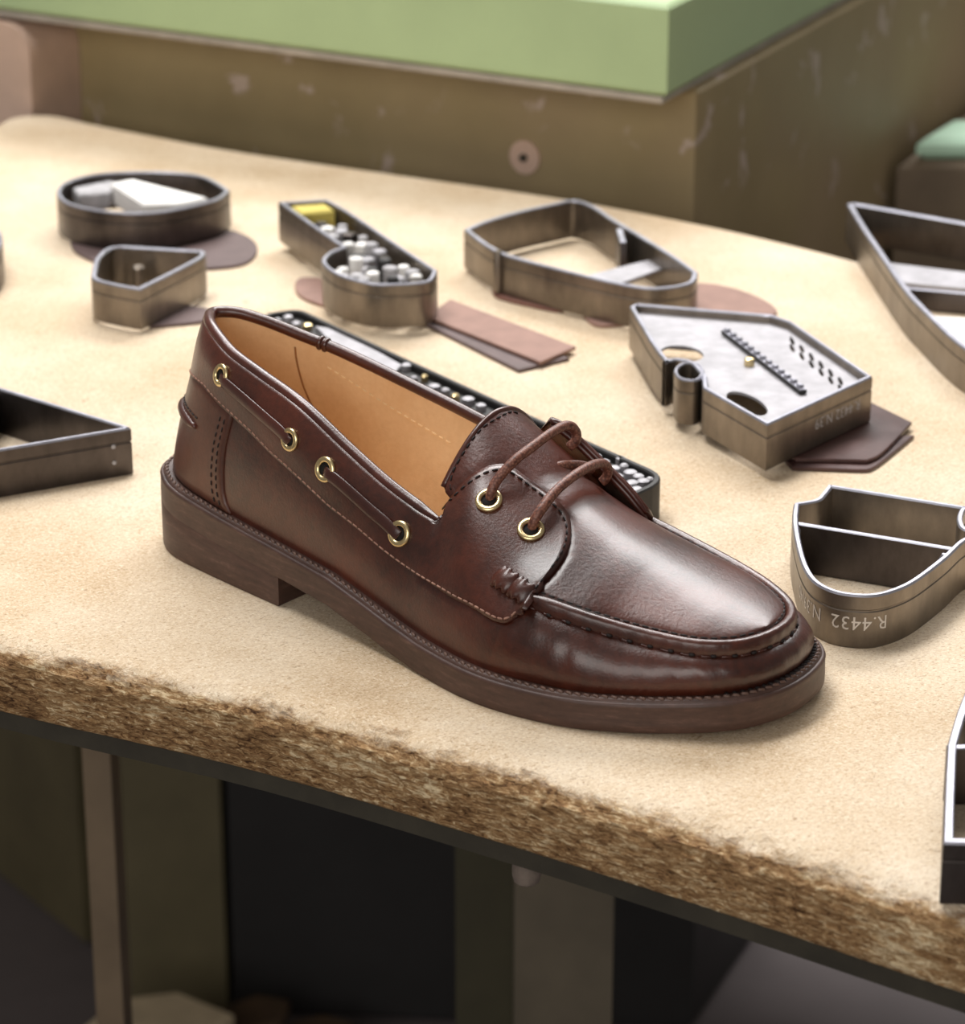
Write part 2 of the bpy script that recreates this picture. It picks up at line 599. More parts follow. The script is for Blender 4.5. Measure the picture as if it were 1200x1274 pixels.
pa, pb = at(-60, 1047, FLOOR_Z), at(107, 1180, FLOOR_Z)
cab = cabinet('cabinet', 'olive steel cabinet standing on the floor behind the bench at far left', 'cabinet',
              [(pa.x, pa.y), (pb.x, pb.y), (pb.x + 0.45, pb.y + 0.5), (pa.x + 0.45, pa.y + 0.7)], FLOOR_Z, FLOOR_Z + 0.40, M['olive'], 'body')
q0, q1 = at(164, 1262, FLOOR_Z), at(284, 1262, FLOOR_Z)
cabinet('cabinet', 'narrow olive steel cabinet seen below the bench between the post and the dark box', 'cabinet',
        [(q0.x, q0.y), (q1.x, q1.y), (q1.x, q1.y + 0.12), (q0.x, q0.y + 0.12)], FLOOR_Z, FLOOR_Z + 0.44, M['olive'], 'body')
g1, g2 = at(950, 1150, FLOOR_Z), at(862, 1300, FLOOR_Z)
dk = cabinet('shade_box', 'dark box standing in for the shade under the bench', 'shade_box',
             [(g2.x, g2.y + 0.02), (g1.x, g1.y), (g1.x - 0.2, g1.y + 0.1), (g2.x - 0.375, g2.y + 0.2), (g2.x - 0.375, g2.y + 0.045)], FLOOR_Z, FLOOR_Z + 0.43, M['dark'], 'body')  # dark box added to fill the shaded space below the bench
bl = at(195, 1268, FLOOR_Z + 0.10)
blk = thing('wooden_block', 'pale wooden block standing on the floor below the bench', 'block', (bl.x, bl.y, FLOOR_Z))
mb = MB()
mb.add(*prism_geo([(bl.x + 0.052 * math.cos(a) * (1.0 + .15 * math.cos(2 * a)), bl.y + 0.045 * math.sin(a)) for a in [k * math.pi / 3 + 0.25 for k in range(6)]], FLOOR_Z, FLOOR_Z + 0.10, 0.004))
mb.obj('body', M['block'], blk, True, 30, Vector((bl.x, bl.y, FLOOR_Z)))
lp = at(345, 1266, FLOOR_Z + 0.05)
mb = MB()
for k in range(5):
    cx, cy = lp.x + random.uniform(-.03, .035), lp.y + random.uniform(-.02, .02)
    pts = [(cx + random.uniform(.025, .04) * math.cos(a), cy + random.uniform(.02, .03) * math.sin(a)) for a in [i * math.pi / 4 for i in range(8)]]
    mb.add(*prism_geo(pts, FLOOR_Z + 0.011 * k, FLOOR_Z + 0.011 * (k + 1) + .001, 0.003))
tag(mb.obj('leather_scraps', M['lump'], None, True, 40), 'brown heap of leather scraps on floor beside pale block', 'scraps')['kind'] = 'stuff'

# press with its green cutting pad
K = at(868, 101, 0.058)
K.z = 0
ang = math.radians(-31.5)
ux, uy = Vector((math.cos(ang), math.sin(ang), 0)), Vector((-math.sin(ang), math.cos(ang), 0))
ZS = 0.058
press = thing('cutting_press', 'olive painted cutting press body with chipped paint behind the bench', 'machine', (K.x, K.y, -0.3))
PO = Vector((K.x, K.y, -0.3))


def loc_poly(o, pts):
    return [(o.x + ux.x * a + uy.x * b, o.y + ux.y * a + uy.y * b) for a, b in pts]


mb = MB()
uy2 = (at(1050, 0, ZS) - at(830, 122, ZS))
uy2.z = 0
uy2.normalize()
corner_r = [(-0.006, 0.0), (-0.0015, 0.0015), (0.0, 0.006)]
body = [K + ux * -1.1, K + ux * -0.006, K + ux * -0.0015 + uy2 * 0.0015, K + uy2 * 0.006, K + uy2 * 0.75, K + uy2 * 0.75 - ux * 1.1]
mb.add(*prism_geo([(p.x, p.y) for p in body], -0.40, ZS - 0.004, 0.003))
mb.obj('body', M['press'], press, True, 40, PO)
mb = MB()
s0 = at(829, 122, ZS)
pl = [s0 + ux * -1.05 + uy * 0.001, s0 + ux * -0.003 + uy * 0.001, s0 + ux * -0.003 + uy2 * 0.62, s0 + ux * -1.05 + uy2 * 0.62]
mb.add(*prism_geo([(p.x, p.y) for p in pl], ZS - 0.004, ZS, 0.0008))
mb.obj('bed_plate', M['paleplate'], press, True, 40, PO)
mb = MB()
mb.add(*box_geo((-0.25, 1.75, (FLOOR_Z - 0.40) / 2), 0.5, 0.3, -0.40 - FLOOR_Z, 0, 0.004))
mb.obj('pedestal', M['rail'], press, True, 40, PO)
# round bolt with washer on the front face


def on_press(px, py):
    d_ = ray_dir(px, py)
    return CAM + d_ * ((K - CAM).dot(uy) / d_.dot(uy))


wl = on_press(654, 195)
for nm, r0, t0, mt in (('washer', 0.0095, 0.002, M['cover']), ('bolt', 0.0022, 0.004, M['rail'])):
    mb = MB()
    c = wl.copy()
    mb.add(*tube_geo([c - uy * 0, c - uy * t0], r0, 16))
    mb.obj(nm, mt, press, True, 40, PO)
# faded cover block at the far left of the press face
cl = on_press(111, 100) - ux * 0.006
cl.z = 0
mb = MB()
cz = on_press(80, 14).z
a0 = []
for k in range(7):
    an = k * math.pi / 12
    a0.append((-0.018 + 0.018 * math.sin(an), cz - 0.018 + 0.018 * math.cos(an)))
out = [(-0.30, -0.2), (-0.30, cz)] + a0 + [(-0.004, -0.2)]
vv, ff = [], []
for dpt in (0.0, -0.045):
    for a, z in out:
        q = cl + ux * a + uy * (dpt - 0.0005)
        vv.append(Vector((q.x, q.y, z)))
no = len(out)
ff = [tuple(range(no)), tuple(range(no, 2 * no))] + [(i, (i + 1) % no, no + (i + 1) % no, no + i) for i in range(no)]
mesh_obj('side_cover', vv, ff, M['cover'], press, True, 30, PO)
s0 = at(829, 122, ZS)
pad = thing('cutting_pad', 'thick pale green cutting pad lying on the olive press', 'pad', (s0.x, s0.y, ZS))
mb = MB()
sl = [s0 + ux * -1.0, s0, s0 + uy2 * 0.62, s0 + uy2 * 0.62 - ux * 1.0]
mb.add(*prism_geo([(p.x, p.y) for p in sl], ZS + 0.0005, ZS + 0.047, 0.002))
mb.obj('slab', M['green'], pad, True, 30, Vector((s0.x, s0.y, ZS)))

# second press far right
r0 = at(1140, 196, -0.06)
p2 = thing('cutting_press', 'second press at the right edge with a thin pale green pad', 'machine', (r0.x, r0.y, -0.4))
mb = MB()
mb.add(*prism_geo([(r0.x - 0.012, r0.y), (r0.x + 0.6, r0.y - 0.02), (r0.x + 0.7, r0.y + 0.3), (r0.x - 0.012 + uy2.x * 0.35, r0.y + uy2.y * 0.35)], -0.40, -0.063, 0.004))
mb.obj('body', M['post'], p2, True, 30, Vector((r0.x, r0.y, -0.4)))
pad2 = thing('cutting_pad', 'thin mint green pad on the second press at right edge', 'pad', (r0.x, r0.y, -0.062))
mb = MB()
mb.add(*prism_geo([(r0.x, r0.y + .004), (r0.x + 0.58, r0.y - 0.012), (r0.x + 0.58, r0.y + 0.05), (r0.x + 0.03, r0.y + 0.06)], -0.0625, -0.049, 0.004))
mb.obj('slab', M['mint'], pad2, True, 30, Vector((r0.x, r0.y, -0.062)))

# ------------------------------------------------------------------ steel cutting dies
H_DIE = 0.019


def world_path(px, z, n=8, closed=True):
    """outline of a die's upper rim: points (x, y) or (x, y, 1) for a sharp corner, read at the rim's height"""
    P = [at(p[0], p[1], z) for p in px]
    cr = [len(p) > 2 for p in px]
    m = len(P)
    if not any(cr):
        return catmull(P, n, closed)
    st = cr.index(True) if closed else 0
    seq = [(st + k) % m for k in range(m + 1)] if closed else list(range(m))
    out, seg = [], [seq[0]]
    for k in seq[1:]:
        seg.append(k)
        if cr[k] or k == seq[-1]:
            c = catmull([P[i] for i in seg], n)
            out += c[:-1]
            seg = [k]
    if not closed:
        out.append(P[seq[-1]])
    return out


def ccw(P):
    ar = sum(P[i].x * P[(i + 1) % len(P)].y - P[(i + 1) % len(P)].x * P[i].y for i in range(len(P)))
    return P if ar > 0 else P[::-1]


def band(name, path, z0, z1, th, parent, origin, mat=None, groove=True):
    """steel strip bent along a closed path: ground rim, groove line below it"""
    P = ccw([Vector((p.x, p.y, 0)) for p in path])
    Q = [P[0]]
    for p in P[1:]:
        if (p - Q[-1]).length > 0.0004:
            Q.append(p)
    if (Q[0] - Q[-1]).length < 0.0004:
        Q.pop()
    P = Q
    n = len(P)
    lay_ = [(0.0002, z0), (0.0, z0 + 0.0006)]
    if groove:
        lay_ += [(0.0, z1 - 0.0062), (0.0003, z1 - 0.0058), (0.0003, z1 - 0.0055), (0.0, z1 - 0.0051)]
    lay_ += [(0.0, z1 - 0.0007), (0.0005, z1), (th - 0.0005, z1), (th, z1 - 0.0006), (th, z0 + 0.0005), (th - 0.0002, z0)]
    V, Fc, mi = [], [], []
    for d, z in lay_:
        V += [Vector((p.x, p.y, z)) for p in (inset_loop(P, d) if d > 0 else P)]
    R = len(lay_)
    top = [k for k in range(R - 1) if lay_[k][1] > z1 - 0.0008 and lay_[k + 1][1] > z1 - 0.0008]
    for r in range(R):
        for i in range(n):
            j, q = (i + 1) % n, (r + 1) % R
            Fc.append((r * n + i, r * n + j, q * n + j, q * n + i))
            mi.append(1 if r in top else 0)
    o = mesh_obj(name, V, Fc, [mat or M['steel'], M['rim']], parent, True, 32, origin)
    if groove:
        o.data.polygons.foreach_set('material_index', mi)
    return o


def plate_wall(name, a, b, z0, z1, th, parent, origin, mat=None):
    """straight steel bar standing on edge between two points"""
    a, b = Vector((a.x, a.y, 0)), Vector((b.x, b.y, 0))
    t = (b - a).normalized()
    nn_ = Vector((-t.y, t.x, 0)) * th / 2
    poly = [a - nn_, b - nn_, b + nn_, a + nn_]
    V, Fc = prism_geo([(p.x, p.y) for p in poly], z0, z1, 0.0003)
    o = mesh_obj(name, V, Fc, [mat or M['steel_dark'], M['rim']], parent, True, 32, origin)
    o.data.polygons.foreach_set('material_index', [1 if min(V[i].z for i in f) > z1 - 0.0006 else 0 for f in Fc])
    return o


def slab(name, poly, z0, z1, mat, parent=None, origin=None, bev=0.0003):
    V, Fc = prism_geo([(p.x, p.y) for p in poly], z0, z1, bev)
    return mesh_obj(name, V, Fc, mat, parent, True, 40, origin)


def centre(path, z):
    return Vector((sum(p.x for p in path) / len(path), sum(p.y for p in path) / len(path), z))


def die(label, path, z0, z1, th, mat=None, name='cutting_die', groove=True):
    c = centre(path, z0)
    o = thing(name, label, 'die', c)
    band('steel_band', path, z0, z1, th, o, c, mat, groove)
    return o, c


def cut_piece(label, px, z0, th, mat, name='leather_piece', z=None):
    """flat offcut of leather lying under or beside a die"""
    path = world_path(px, z0 + th, 6)
    c = centre(path, z0)
    V, Fc = prism_geo([(p.x, p.y) for p in path], z0, z0 + th, 0.0003)
    o = mesh_obj(name, V, Fc, mat, None, True, 40, c)
    o.location = c
    return tag(o, label, 'leather piece')


def lumps(name, path, z0, z1, count, size, mat, parent, origin, seed, shape='blob'):
    """foam plugs standing inside a die, each its own part"""
    rnd = random.Random(seed)
    xs, ys = [p.x for p in path], [p.y for p in path]

    def inside(x, y):
        c_ = False
        for i in range(len(path)):
            a, b = path[i - 1], path[i]
            if (a.y > y) != (b.y > y) and x < (b.x - a.x) * (y - a.y) / (b.y - a.y) + a.x:
                c_ = not c_
        return c_
    n = 0
    tries = 0
    put = []
    while n < count and tries < 4000:
        tries += 1
        x, y = rnd.uniform(min(xs), max(xs)), rnd.uniform(min(ys), max(ys))
        r = size * rnd.uniform(0.65, 1.15)
        if not all(inside(x + r * math.cos(a), y + r * math.sin(a)) for a in (0, 1.57, 3.14, 4.71)):
            continue
        if any((x - q[0]) ** 2 + (y - q[1]) ** 2 < ((r + q[2]) * 0.92) ** 2 for q in put):
            continue
        put.append((x, y, r))
        k = rnd.choice((5, 6, 7))
        poly = [(x + r * 0.95 * math.cos(2 * math.pi * i / k + r * 900) * rnd.uniform(.8, 1.0), y + r * 0.95 * math.sin(2 * math.pi * i / k + r * 900) * rnd.uniform(.8, 1.0)) for i in range(k)]
        V, Fc = prism_geo(poly, z0, z1 - rnd.uniform(0.0, 0.004), r * 0.15)
        mesh_obj(name, V, Fc, mat[n % len(mat)] if isinstance(mat, list) else mat, parent, True, 40, origin)
        n += 1


def wrapped_text(body, path, s0, zc, size, parent, origin, mat, flip=True):
    """lettering painted round a band's outer face; path is counter-clockwise, s0 in metres along it"""
    cu = bpy.data.curves.new('lettering', 'FONT')
    cu.body = body
    cu.size = size
    cu.resolution_u = 2
    cu.space_character = 1.05
    tmp = bpy.data.objects.new('lettering', cu)
    col.objects.link(tmp)
    dg = bpy.context.evaluated_depsgraph_get()
    me = bpy.data.meshes.new_from_object(tmp.evaluated_get(dg))
    bpy.data.objects.remove(tmp)
    bpy.data.curves.remove(cu)
    P = path + [path[0]]
    L = [0.0]
    for a, b in zip(P, P[1:]):
        L.append(L[-1] + (b - a).length)
    bm = bmesh.new()
    bm.from_mesh(me)
    bmesh.ops.subdivide_edges(bm, edges=[e for e in bm.edges if e.calc_length() > size * 0.25], cuts=1)
    for v in bm.verts:
        x, y = v.co.x, v.co.y - size * 0.35
        s = (s0 - x) if flip else (s0 + x)
        z = (zc - y) if flip else (zc + y)
        s %= L[-1]
        k = 0
        while k < len(L) - 2 and L[k + 1] < s:
            k += 1
        t = (P[k + 1] - P[k]).normalized()
        q = P[k] + t * (s - L[k]) + Vector((t.y, -t.x, 0)) * 0.00012
        v.co = (q.x - origin.x, q.y - origin.y, z - origin.z)
    bm.to_mesh(me)
    bm.free()
    me.materials.clear()
    me.materials.append(mat)
    o = bpy.data.objects.new('lettering', me)
    col.objects.link(o)
    o.parent = parent
    return o


def nearest_s(path, p):
    L, best = 0.0, (1e9, 0)
    for a, b in zip(path, path[1:] + path[:1]):
        d = (Vector((p.x, p.y, 0)) - a).length
        if d < best[0]:
            best = (d, L)
        L += (b - a).length
    return best[1]


LT = 0.0016          # thickness of the leather under the dies
ZL = LT + 0.0002
Z1 = ZL + H_DIE

# R die at right, open bow with a crossbar
pr = world_path([(987, 625, 1), (1001, 623), (1014, 620), (1021, 613), (1030, 602, 1), (1204, 630, 1), (1199, 638), (1198, 648), (1204, 657), (1226, 660, 1), (1222, 664), (1200, 673), (1176, 695), (1140, 722), (1112, 735), (1084, 741),
                 (1050, 739), (1026, 732), (1008, 720), (996, 700), (988, 670), (985, 645)], H_DIE)
o, c = die('bow shaped steel cutting die with a crossbar, white code upside down on its curved front', pr, 0.0, H_DIE, 0.0022)
plate_wall('crossbar', at(988.5, 650, H_DIE - 0.001), at(1190, 683, H_DIE - 0.001), 0.0003, H_DIE - 0.001, 0.0026, o, c)
for px, py in ((1174, 691), (991, 655)):
    mbw = MB()
    w = at(px, py, H_DIE - 0.002)
    mbw.add(*tube_geo([w + Vector((0, 0, -0.012)), w + Vector((0, 0, -0.001)), w + Vector((0, 0, 0.0006))], [0.0016, 0.0017, 0.0008], 8))
    mbw.obj('weld', M['rim'], o, True, 40, c)
prc = ccw([Vector((p.x, p.y, 0)) for p in pr])
wrapped_text('R.4432  N.39/40', prc, nearest_s(prc, at(1098, 758, 0.012)), 0.0088, 0.0068, o, c, M['print'])

# polygon die with plate, in front of it on two dark leather sheets
cut_piece('lower dark leather sheet under the notched polygon die, its edge jutting out right', [(960, 555, 1), (1137, 541, 1), (1090, 579), (1070, 584, 1), (985, 581, 1)], 0.0, LT, M['cut_brown'])
cut_piece('upper glossy dark leather sheet under the notched polygon die', [(950, 548, 1), (1083, 500, 1), (1134, 525, 1), (1098, 562), (1078, 572, 1), (990, 570, 1)], LT + 0.0002, LT, M['cut_brown'])
zf0 = 2 * LT + 0.0005
zf1 = zf0 + H_DIE
pf = world_path([(783, 381, 1), (791, 377, 1), (960, 391, 1), (985, 399, 1), (1085, 468, 1), (954, 528, 1), (874, 482, 1), (873, 468, 1), (860, 452), (842, 447), (828, 451, 1), (818, 438), (808, 424, 1)], zf1)
o, c = die('notched polygon steel cutting die with perforated aluminium plate and serrated bar', pf, zf0, zf1, 0.0022)
pfi = ccw([Vector((p.x, p.y, 0)) for p in pf])
ins = inset_loop(pfi, 0.0023)


def hole_plate(name, loop, holes, z0, z1, mat, parent, origin):
    """flat plate with elliptic holes cut through it"""
    bm = bmesh.new()

    def ringv(pts, z):
        vs_ = [bm.verts.new((p.x - origin.x, p.y - origin.y, z - origin.z)) for p in pts]
        es = [bm.edges.new((vs_[i], vs_[(i + 1) % len(vs_)])) for i in range(len(vs_))]
        return es
    es = ringv(loop, z1)
    for h in holes:
        es += ringv(h, z1)
    bmesh.ops.triangle_fill(bm, use_beauty=True, use_dissolve=False, edges=es, normal=(0, 0, 1))
    r = bmesh.ops.extrude_face_region(bm, geom=list(bm.faces))
    bmesh.ops.translate(bm, verts=[v for v in r['geom'] if isinstance(v, bmesh.types.BMVert)], vec=(0, 0, z0 - z1))
    bmesh.ops.recalc_face_normals(bm, faces=bm.faces)
    me = bpy.data.meshes.new(name)
    bm.to_mesh(me)
    bm.free()
    me.materials.append(mat)
    oo = bpy.data.objects.new(name, me)
    col.objects.link(oo)
    oo.parent = parent
    return oo


def ell(px, py, a, b, rot, z, n=20):
    """ellipse of photo half-axes a, b read on the plane z"""
    out = []
    for k in range(n):
        t = 2 * math.pi * k / n
        x, y = a * math.cos(t), b * math.sin(t)
        p = at(px + x * math.cos(rot) - y * math.sin(rot), py + x * math.sin(rot) + y * math.cos(rot), z)
        out.append(Vector((p.x, p.y, 0)))
    return out


zp = zf1 - 0.0035
hole_plate('plate', ins, [ell(848, 440, 27, 10, 0.1, zp), ell(929, 502, 28, 11, 0.42, zp)] + [ell(985 + k * 12, 424 + k * 10 + q * 9, 6, 2.6, 1.1, zp, 8) for k in range(6) for q in (0, 1)], zp - 0.0012, zp, M['plate'], o, c)
sb0, sb1 = at(901, 409, zf1 - 0.001), at(999, 484, zf1 - 0.001)
plate_wall('serrated_bar', sb0, sb1, zp + 0.0001, zf1 - 0.0012, 0.0030, o, c, M['board_black'])
for k in range(13):
    q = sb0.lerp(sb1, (k + 0.5) / 13)
    mbt = MB()
    mbt.add(*box_geo((q.x, q.y, zf1 - 0.0006), 0.0020, 0.0024, 0.0014, 0.5, 0.0003))
    mbt.obj('tooth', M['rim'], o, True, 40, c)
q = at(932, 446, zp + 0.003)
mbt = MB()
mbt.add(*tube_geo([Vector((q.x, q.y, zp)), Vector((q.x, q.y, zp + 0.0028)), Vector((q.x, q.y, zp + 0.0034))], [0.0022, 0.0022, 0.0014], 8))
mbt.obj('brass_pin', M['brass'], o, True, 40, c)
# round eye at the notch
pe = world_path([(837, 460), (845, 452), (858, 450), (872, 453), (877, 463), (868, 473), (852, 473), (841, 469)], zf1)
band('eye_band', inset_loop(ccw([Vector((p.x, p.y, 0)) for p in pe]), 0.0003), zf0 + 0.0002, zf1 + 0.0002, 0.0016, o, c)
wrapped_text('R.4432 N.39', pfi, nearest_s(pfi, at(1075, 474, zf1)) - 0.002, zf1 - 0.0095, 0.0062, o, c, M['foam_grey'])

# triangle die at the left edge
ph = world_path([(163, 532, 1), (150, 527), (75, 504), (0, 481), (-70, 460, 1), (-150, 520), (-120, 580, 1)], H_DIE)
o, c = die('dark pointed steel cutting die running out of the picture at the left edge', ph, 0.0, H_DIE, 0.0022, M['steel_dark'])
plate_wall('crossbar', at(-6, 483, H_DIE - .002), at(-40, 572, H_DIE - .002), 0.0003, H_DIE - 0.002, 0.0026, o, c)
for px, py in ((141, 556), (143, 578)):
    q, _n = at(px, py, 0), None
    pp = ccw([Vector((p.x, p.y, 0)) for p in ph])
    s_ = min(pp, key=lambda a: (a - at(141, 533, H_DIE).to_2d().to_3d()).length)
    mbt = MB()
    w = Vector((s_.x, s_.y, 0.0125 if py < 560 else 0.006))
    mbt.add(*tube_geo([w + Vector((0, 0.001, 0)), w + Vector((0, -0.0004, 0))], [0.0011, 0.0008], 8))
    mbt.obj('rivet', M['plate'], o, True, 40, c)

# small rounded die with its strip of leather
cut_piece('brown leather strip under the small rounded box die near shoe heel', [(160, 385, 1), (184, 372), (262, 384, 1), (262, 397), (188, 405, 1)], 0.0, LT, M['cut_plum'])
pb_ = world_path([(114, 336), (119, 320), (133, 308), (152, 305, 1), (252, 311, 1), (250, 321), (174, 360, 1), (145, 355), (116, 347)], Z1)
o, c = die('small box shaped steel cutting die rounded at one end, in front of the oval die', pb_, ZL, Z1, 0.0026)
q = at(172, 333, ZL + 0.012)
mbt = MB()
mbt.add(*tube_geo([Vector((q.x, q.y, ZL)), Vector((q.x, q.y, ZL + 0.012)), Vector((q.x, q.y, ZL + 0.013))], [0.003, 0.003, 0.002], 10))
mbt.obj('punch', M['steel'], o, True, 40, c)

# oval die at the back left on its leather disc
cut_piece('plum leather disc under the oval die at back left', [(88, 300), (100, 316), (150, 332), (225, 334), (300, 328), (320, 308), (300, 290), (240, 278), (160, 275), (100, 284)], 0.0, LT, M['cut_plum'])
pa_path = world_path([(70, 238), (80, 226), (110, 217), (150, 213), (210, 213), (255, 219), (286, 236, 1), (270, 248), (217, 261), (180, 265), (140, 264), (100, 258), (78, 250)], Z1)
o, c = die('oval steel cutting die holding a white foam strip, at back left of the board', pa_path, ZL, Z1, 0.0024, M['steel_dark'])
slab('foam_strip', [at(137, 225, Z1), at(165, 220, Z1), at(258, 243, Z1), at(222, 250, Z1), at(178, 251, Z1)], Z1 - 0.012, Z1 - 0.001, M['foam_white'], o, c, 0.001)
slab('foam_strip', [at(90, 226, Z1), at(136, 217, Z1), at(148, 220, Z1), at(133, 232, Z1), at(98, 234, Z1)], Z1 - 0.012, Z1 - 0.003, M['foam_grey'], o, c, 0.001)

# sliver of a die at the left border
pc_ = world_path([(3, 300), (-3, 283), (-30, 275), (-60, 285), (-68, 305), (-40, 325), (-8, 318)], H_DIE)
die('dark curved steel die showing only its end at the left border', pc_, 0.0, H_DIE, 0.0024, M['steel_dark'])

# ladle shaped die with foam plugs
cut_piece('plum leather tab showing left of the ladle shaped die', [(367, 352), (375, 345), (395, 345, 1), (470, 372, 1), (440, 388, 1), (396, 377), (372, 366)], 0.0, LT, M['cut_pink'])
cut_piece('dark leather strip lying under the pinkish strip', [(520, 398, 1), (560, 388, 1), (708, 445, 1), (645, 460, 1)], 0.0, LT, M['cut_plum'])
cut_piece('long pinkish leather strip beside the ladle shaped die', [(530, 393, 1), (560, 372, 1), (716, 431, 1), (672, 450, 1)], LT + 0.0002, LT, M['cut_pink'])
pd_ = world_path([(346, 253, 1), (407, 250, 1), (435, 265), (490, 302), (544, 338, 1), (534, 352), (497, 356), (460, 355), (420, 344), (400, 328), (408, 316), (425, 309, 1), (385, 281)], Z1 + 0.002)
zd0 = 2 * LT + 0.0005
o, c = die('ladle shaped steel cutting die packed with yellow and grey foam', pd_, zd0, zd0 + 0.020, 0.0022)
zt = zd0 + 0.019
slab('foam_block', [at(362, 256, zt), at(405, 253, zt), at(416, 261, zt), at(375, 265, zt)], zd0 + .004, zt, M['foam_yellow'], o, c, 0.001)
pdi = inset_loop(ccw([Vector((p.x, p.y, 0)) for p in pd_]), 0.003)
yy = at(400, 266, zt).y
lumps('foam_plug', [p for p in pdi if p.y < yy], zd0 + .004, zt, 34, 0.0046, [M['foam_grey'], M['foam_white'], M['plate'], M['board_black'], M['foam_grey'], M['foam_white'], M['steel_dark']], o, c, 5)

# D shaped die with a flat bar, at the back
cut_piece('reddish leather piece under the left end of the D shaped die', [(612, 357, 1), (635, 350), (705, 372, 1), (698, 385), (660, 379), (618, 368)], 0.0, LT, M['cut_red'])
cut_piece('pinkish oval leather piece at the right tip of the D shaped die', [(725, 391, 1), (800, 362), (872, 352), (930, 364), (966, 386), (930, 397), (800, 400), (745, 404)], 0.0, LT, M['cut_pink'])
pe_ = world_path([(577, 285, 1), (600, 275), (640, 263), (685, 253), (714, 248), (740, 256), (766, 273), (800, 293), (840, 318), (868, 338, 1), (860, 352), (817, 359), (765, 352), (690, 334), (640, 321), (619, 314, 1), (600, 303)], Z1)
o, c = die('D shaped steel cutting die with a flat bar across, at the back of the board', pe_, ZL, Z1, 0.0026)
slab('flat_bar', [at(690, 330, Z1), at(752, 337, Z1), at(826, 311, Z1), at(812, 300, Z1)], Z1 - 0.010, Z1 - 0.0085, M['plate'], o, c, 0.0003)
plate_wall('bracket', at(770, 283, Z1), at(775, 300, Z1), ZL + 0.0002, Z1 - 0.0005, 0.003, o, c)
mbt = MB()
q = at(619, 315, Z1)
mbt.add(*tube_geo([Vector((q.x, q.y, ZL + 0.001)), Vector((q.x, q.y, Z1 - 0.001)), Vector((q.x, q.y, Z1 + 0.0012))], [0.0022, 0.0022, 0.0014], 10))
mbt.obj('weld', M['steel'], o, True, 40, c)

# long punching die behind the shoe
ZG = 0.016
pg_ = world_path([(329, 392), (340, 388), (366, 385), (380, 387, 1), (500, 443), (660, 516), (810, 583, 1), (820, 590), (820, 598), (812, 605, 1), (785, 617), (770, 618), (755, 612, 1), (620, 545), (480, 478), (332, 404, 1)], ZG)
o, c = die('long narrow punching die with dark face and metal pins, lying behind the shoe', pg_, 0.0, ZG, 0.0026, M['board_black'], 'punching_die', False)
pgi = inset_loop(ccw([Vector((p.x, p.y, 0)) for p in pg_]), 0.0027)
slab('face', pgi, 0.0005, ZG - 0.003, M['board_black'], o, c, 0.0003)
slab('plate', [at(392, 402, ZG), at(420, 406, ZG), at(500, 450, ZG), at(488, 462, ZG), at(425, 436, ZG)], ZG - 0.003, ZG - 0.0012, M['plate'], o, c, 0.0003)
rp = random.Random(3)
pins = [(345, 396), (358, 392), (368, 400), (382, 402), (505, 452), (515, 468), (528, 466), (540, 478), (554, 483), (566, 490), (582, 494), (598, 502), (740, 565), (752, 572), (764, 580), (776, 577), (768, 590), (784, 585), (794, 590), (786, 598), (800, 596), (808, 594), (778, 604), (792, 606), (772, 568)]
for k, (x, y) in enumerate(pins):
    q = at(x, y, ZG)
    r = rp.uniform(0.0016, 0.0028)
    mbt = MB()
    mbt.add(*tube_geo([Vector((q.x, q.y, ZG - 0.0032)), Vector((q.x, q.y, ZG - 0.0006)), Vector((q.x, q.y, ZG))], [r, r, r * 0.6], 8))
    mbt.obj('brass_pin' if k in (3, 6, 9) else 'pin', M['brass'] if k in (3, 6, 9) else M['plate'], o, True, 40, c)

# big die at the right edge with two bars inside
pj = world_path([(1053, 253, 1), (1064, 252, 1), (1200, 276), (1330, 298, 1), (1335, 440), (1270, 462), (1200, 434), (1141, 380), (1118, 353), (1090, 312), (1068, 279)], H_DIE)
o, c = die('large curved steel cutting die cut off by the right border, metal plates inside', pj, 0.0, H_DIE, 0.0030)
slab('inner_plate', [at(1092, 325, .006), at(1240, 343, .006), at(1240, 362, .006), at(1108, 350, .006)], 0.0004, 0.006, M['plate'], o, c, 0.0004)
plate_wall('crossbar', at(1125, 368, .006), at(1300, 384, .006), 0.0003, 0.010, 0.003, o, c)
slab('inner_plate', [at(1146, 392, .004), at(1290, 400, .004), at(1290, 450, .004), at(1206, 440, .004)], 0.0004, 0.004, M['foam_white'], o, c, 0.0004)

# die at the lower right corner
pk = world_path([(1213, 830, 1), (1192, 880), (1178, 926, 1), (1175, 990), (1173, 1048, 1), (1330, 1052, 1), (1330, 830, 1)], H_DIE)
o, c = die('dark compartment steel cutting die at the lower right corner of the board', pk, 0.0, H_DIE, 0.0028, M['steel_dark'])
plate_wall('crossbar', at(1178, 929, H_DIE - .0004), at(1330, 925, H_DIE - .0004), 0.0003, H_DIE - 0.0004, 0.0028, o, c)
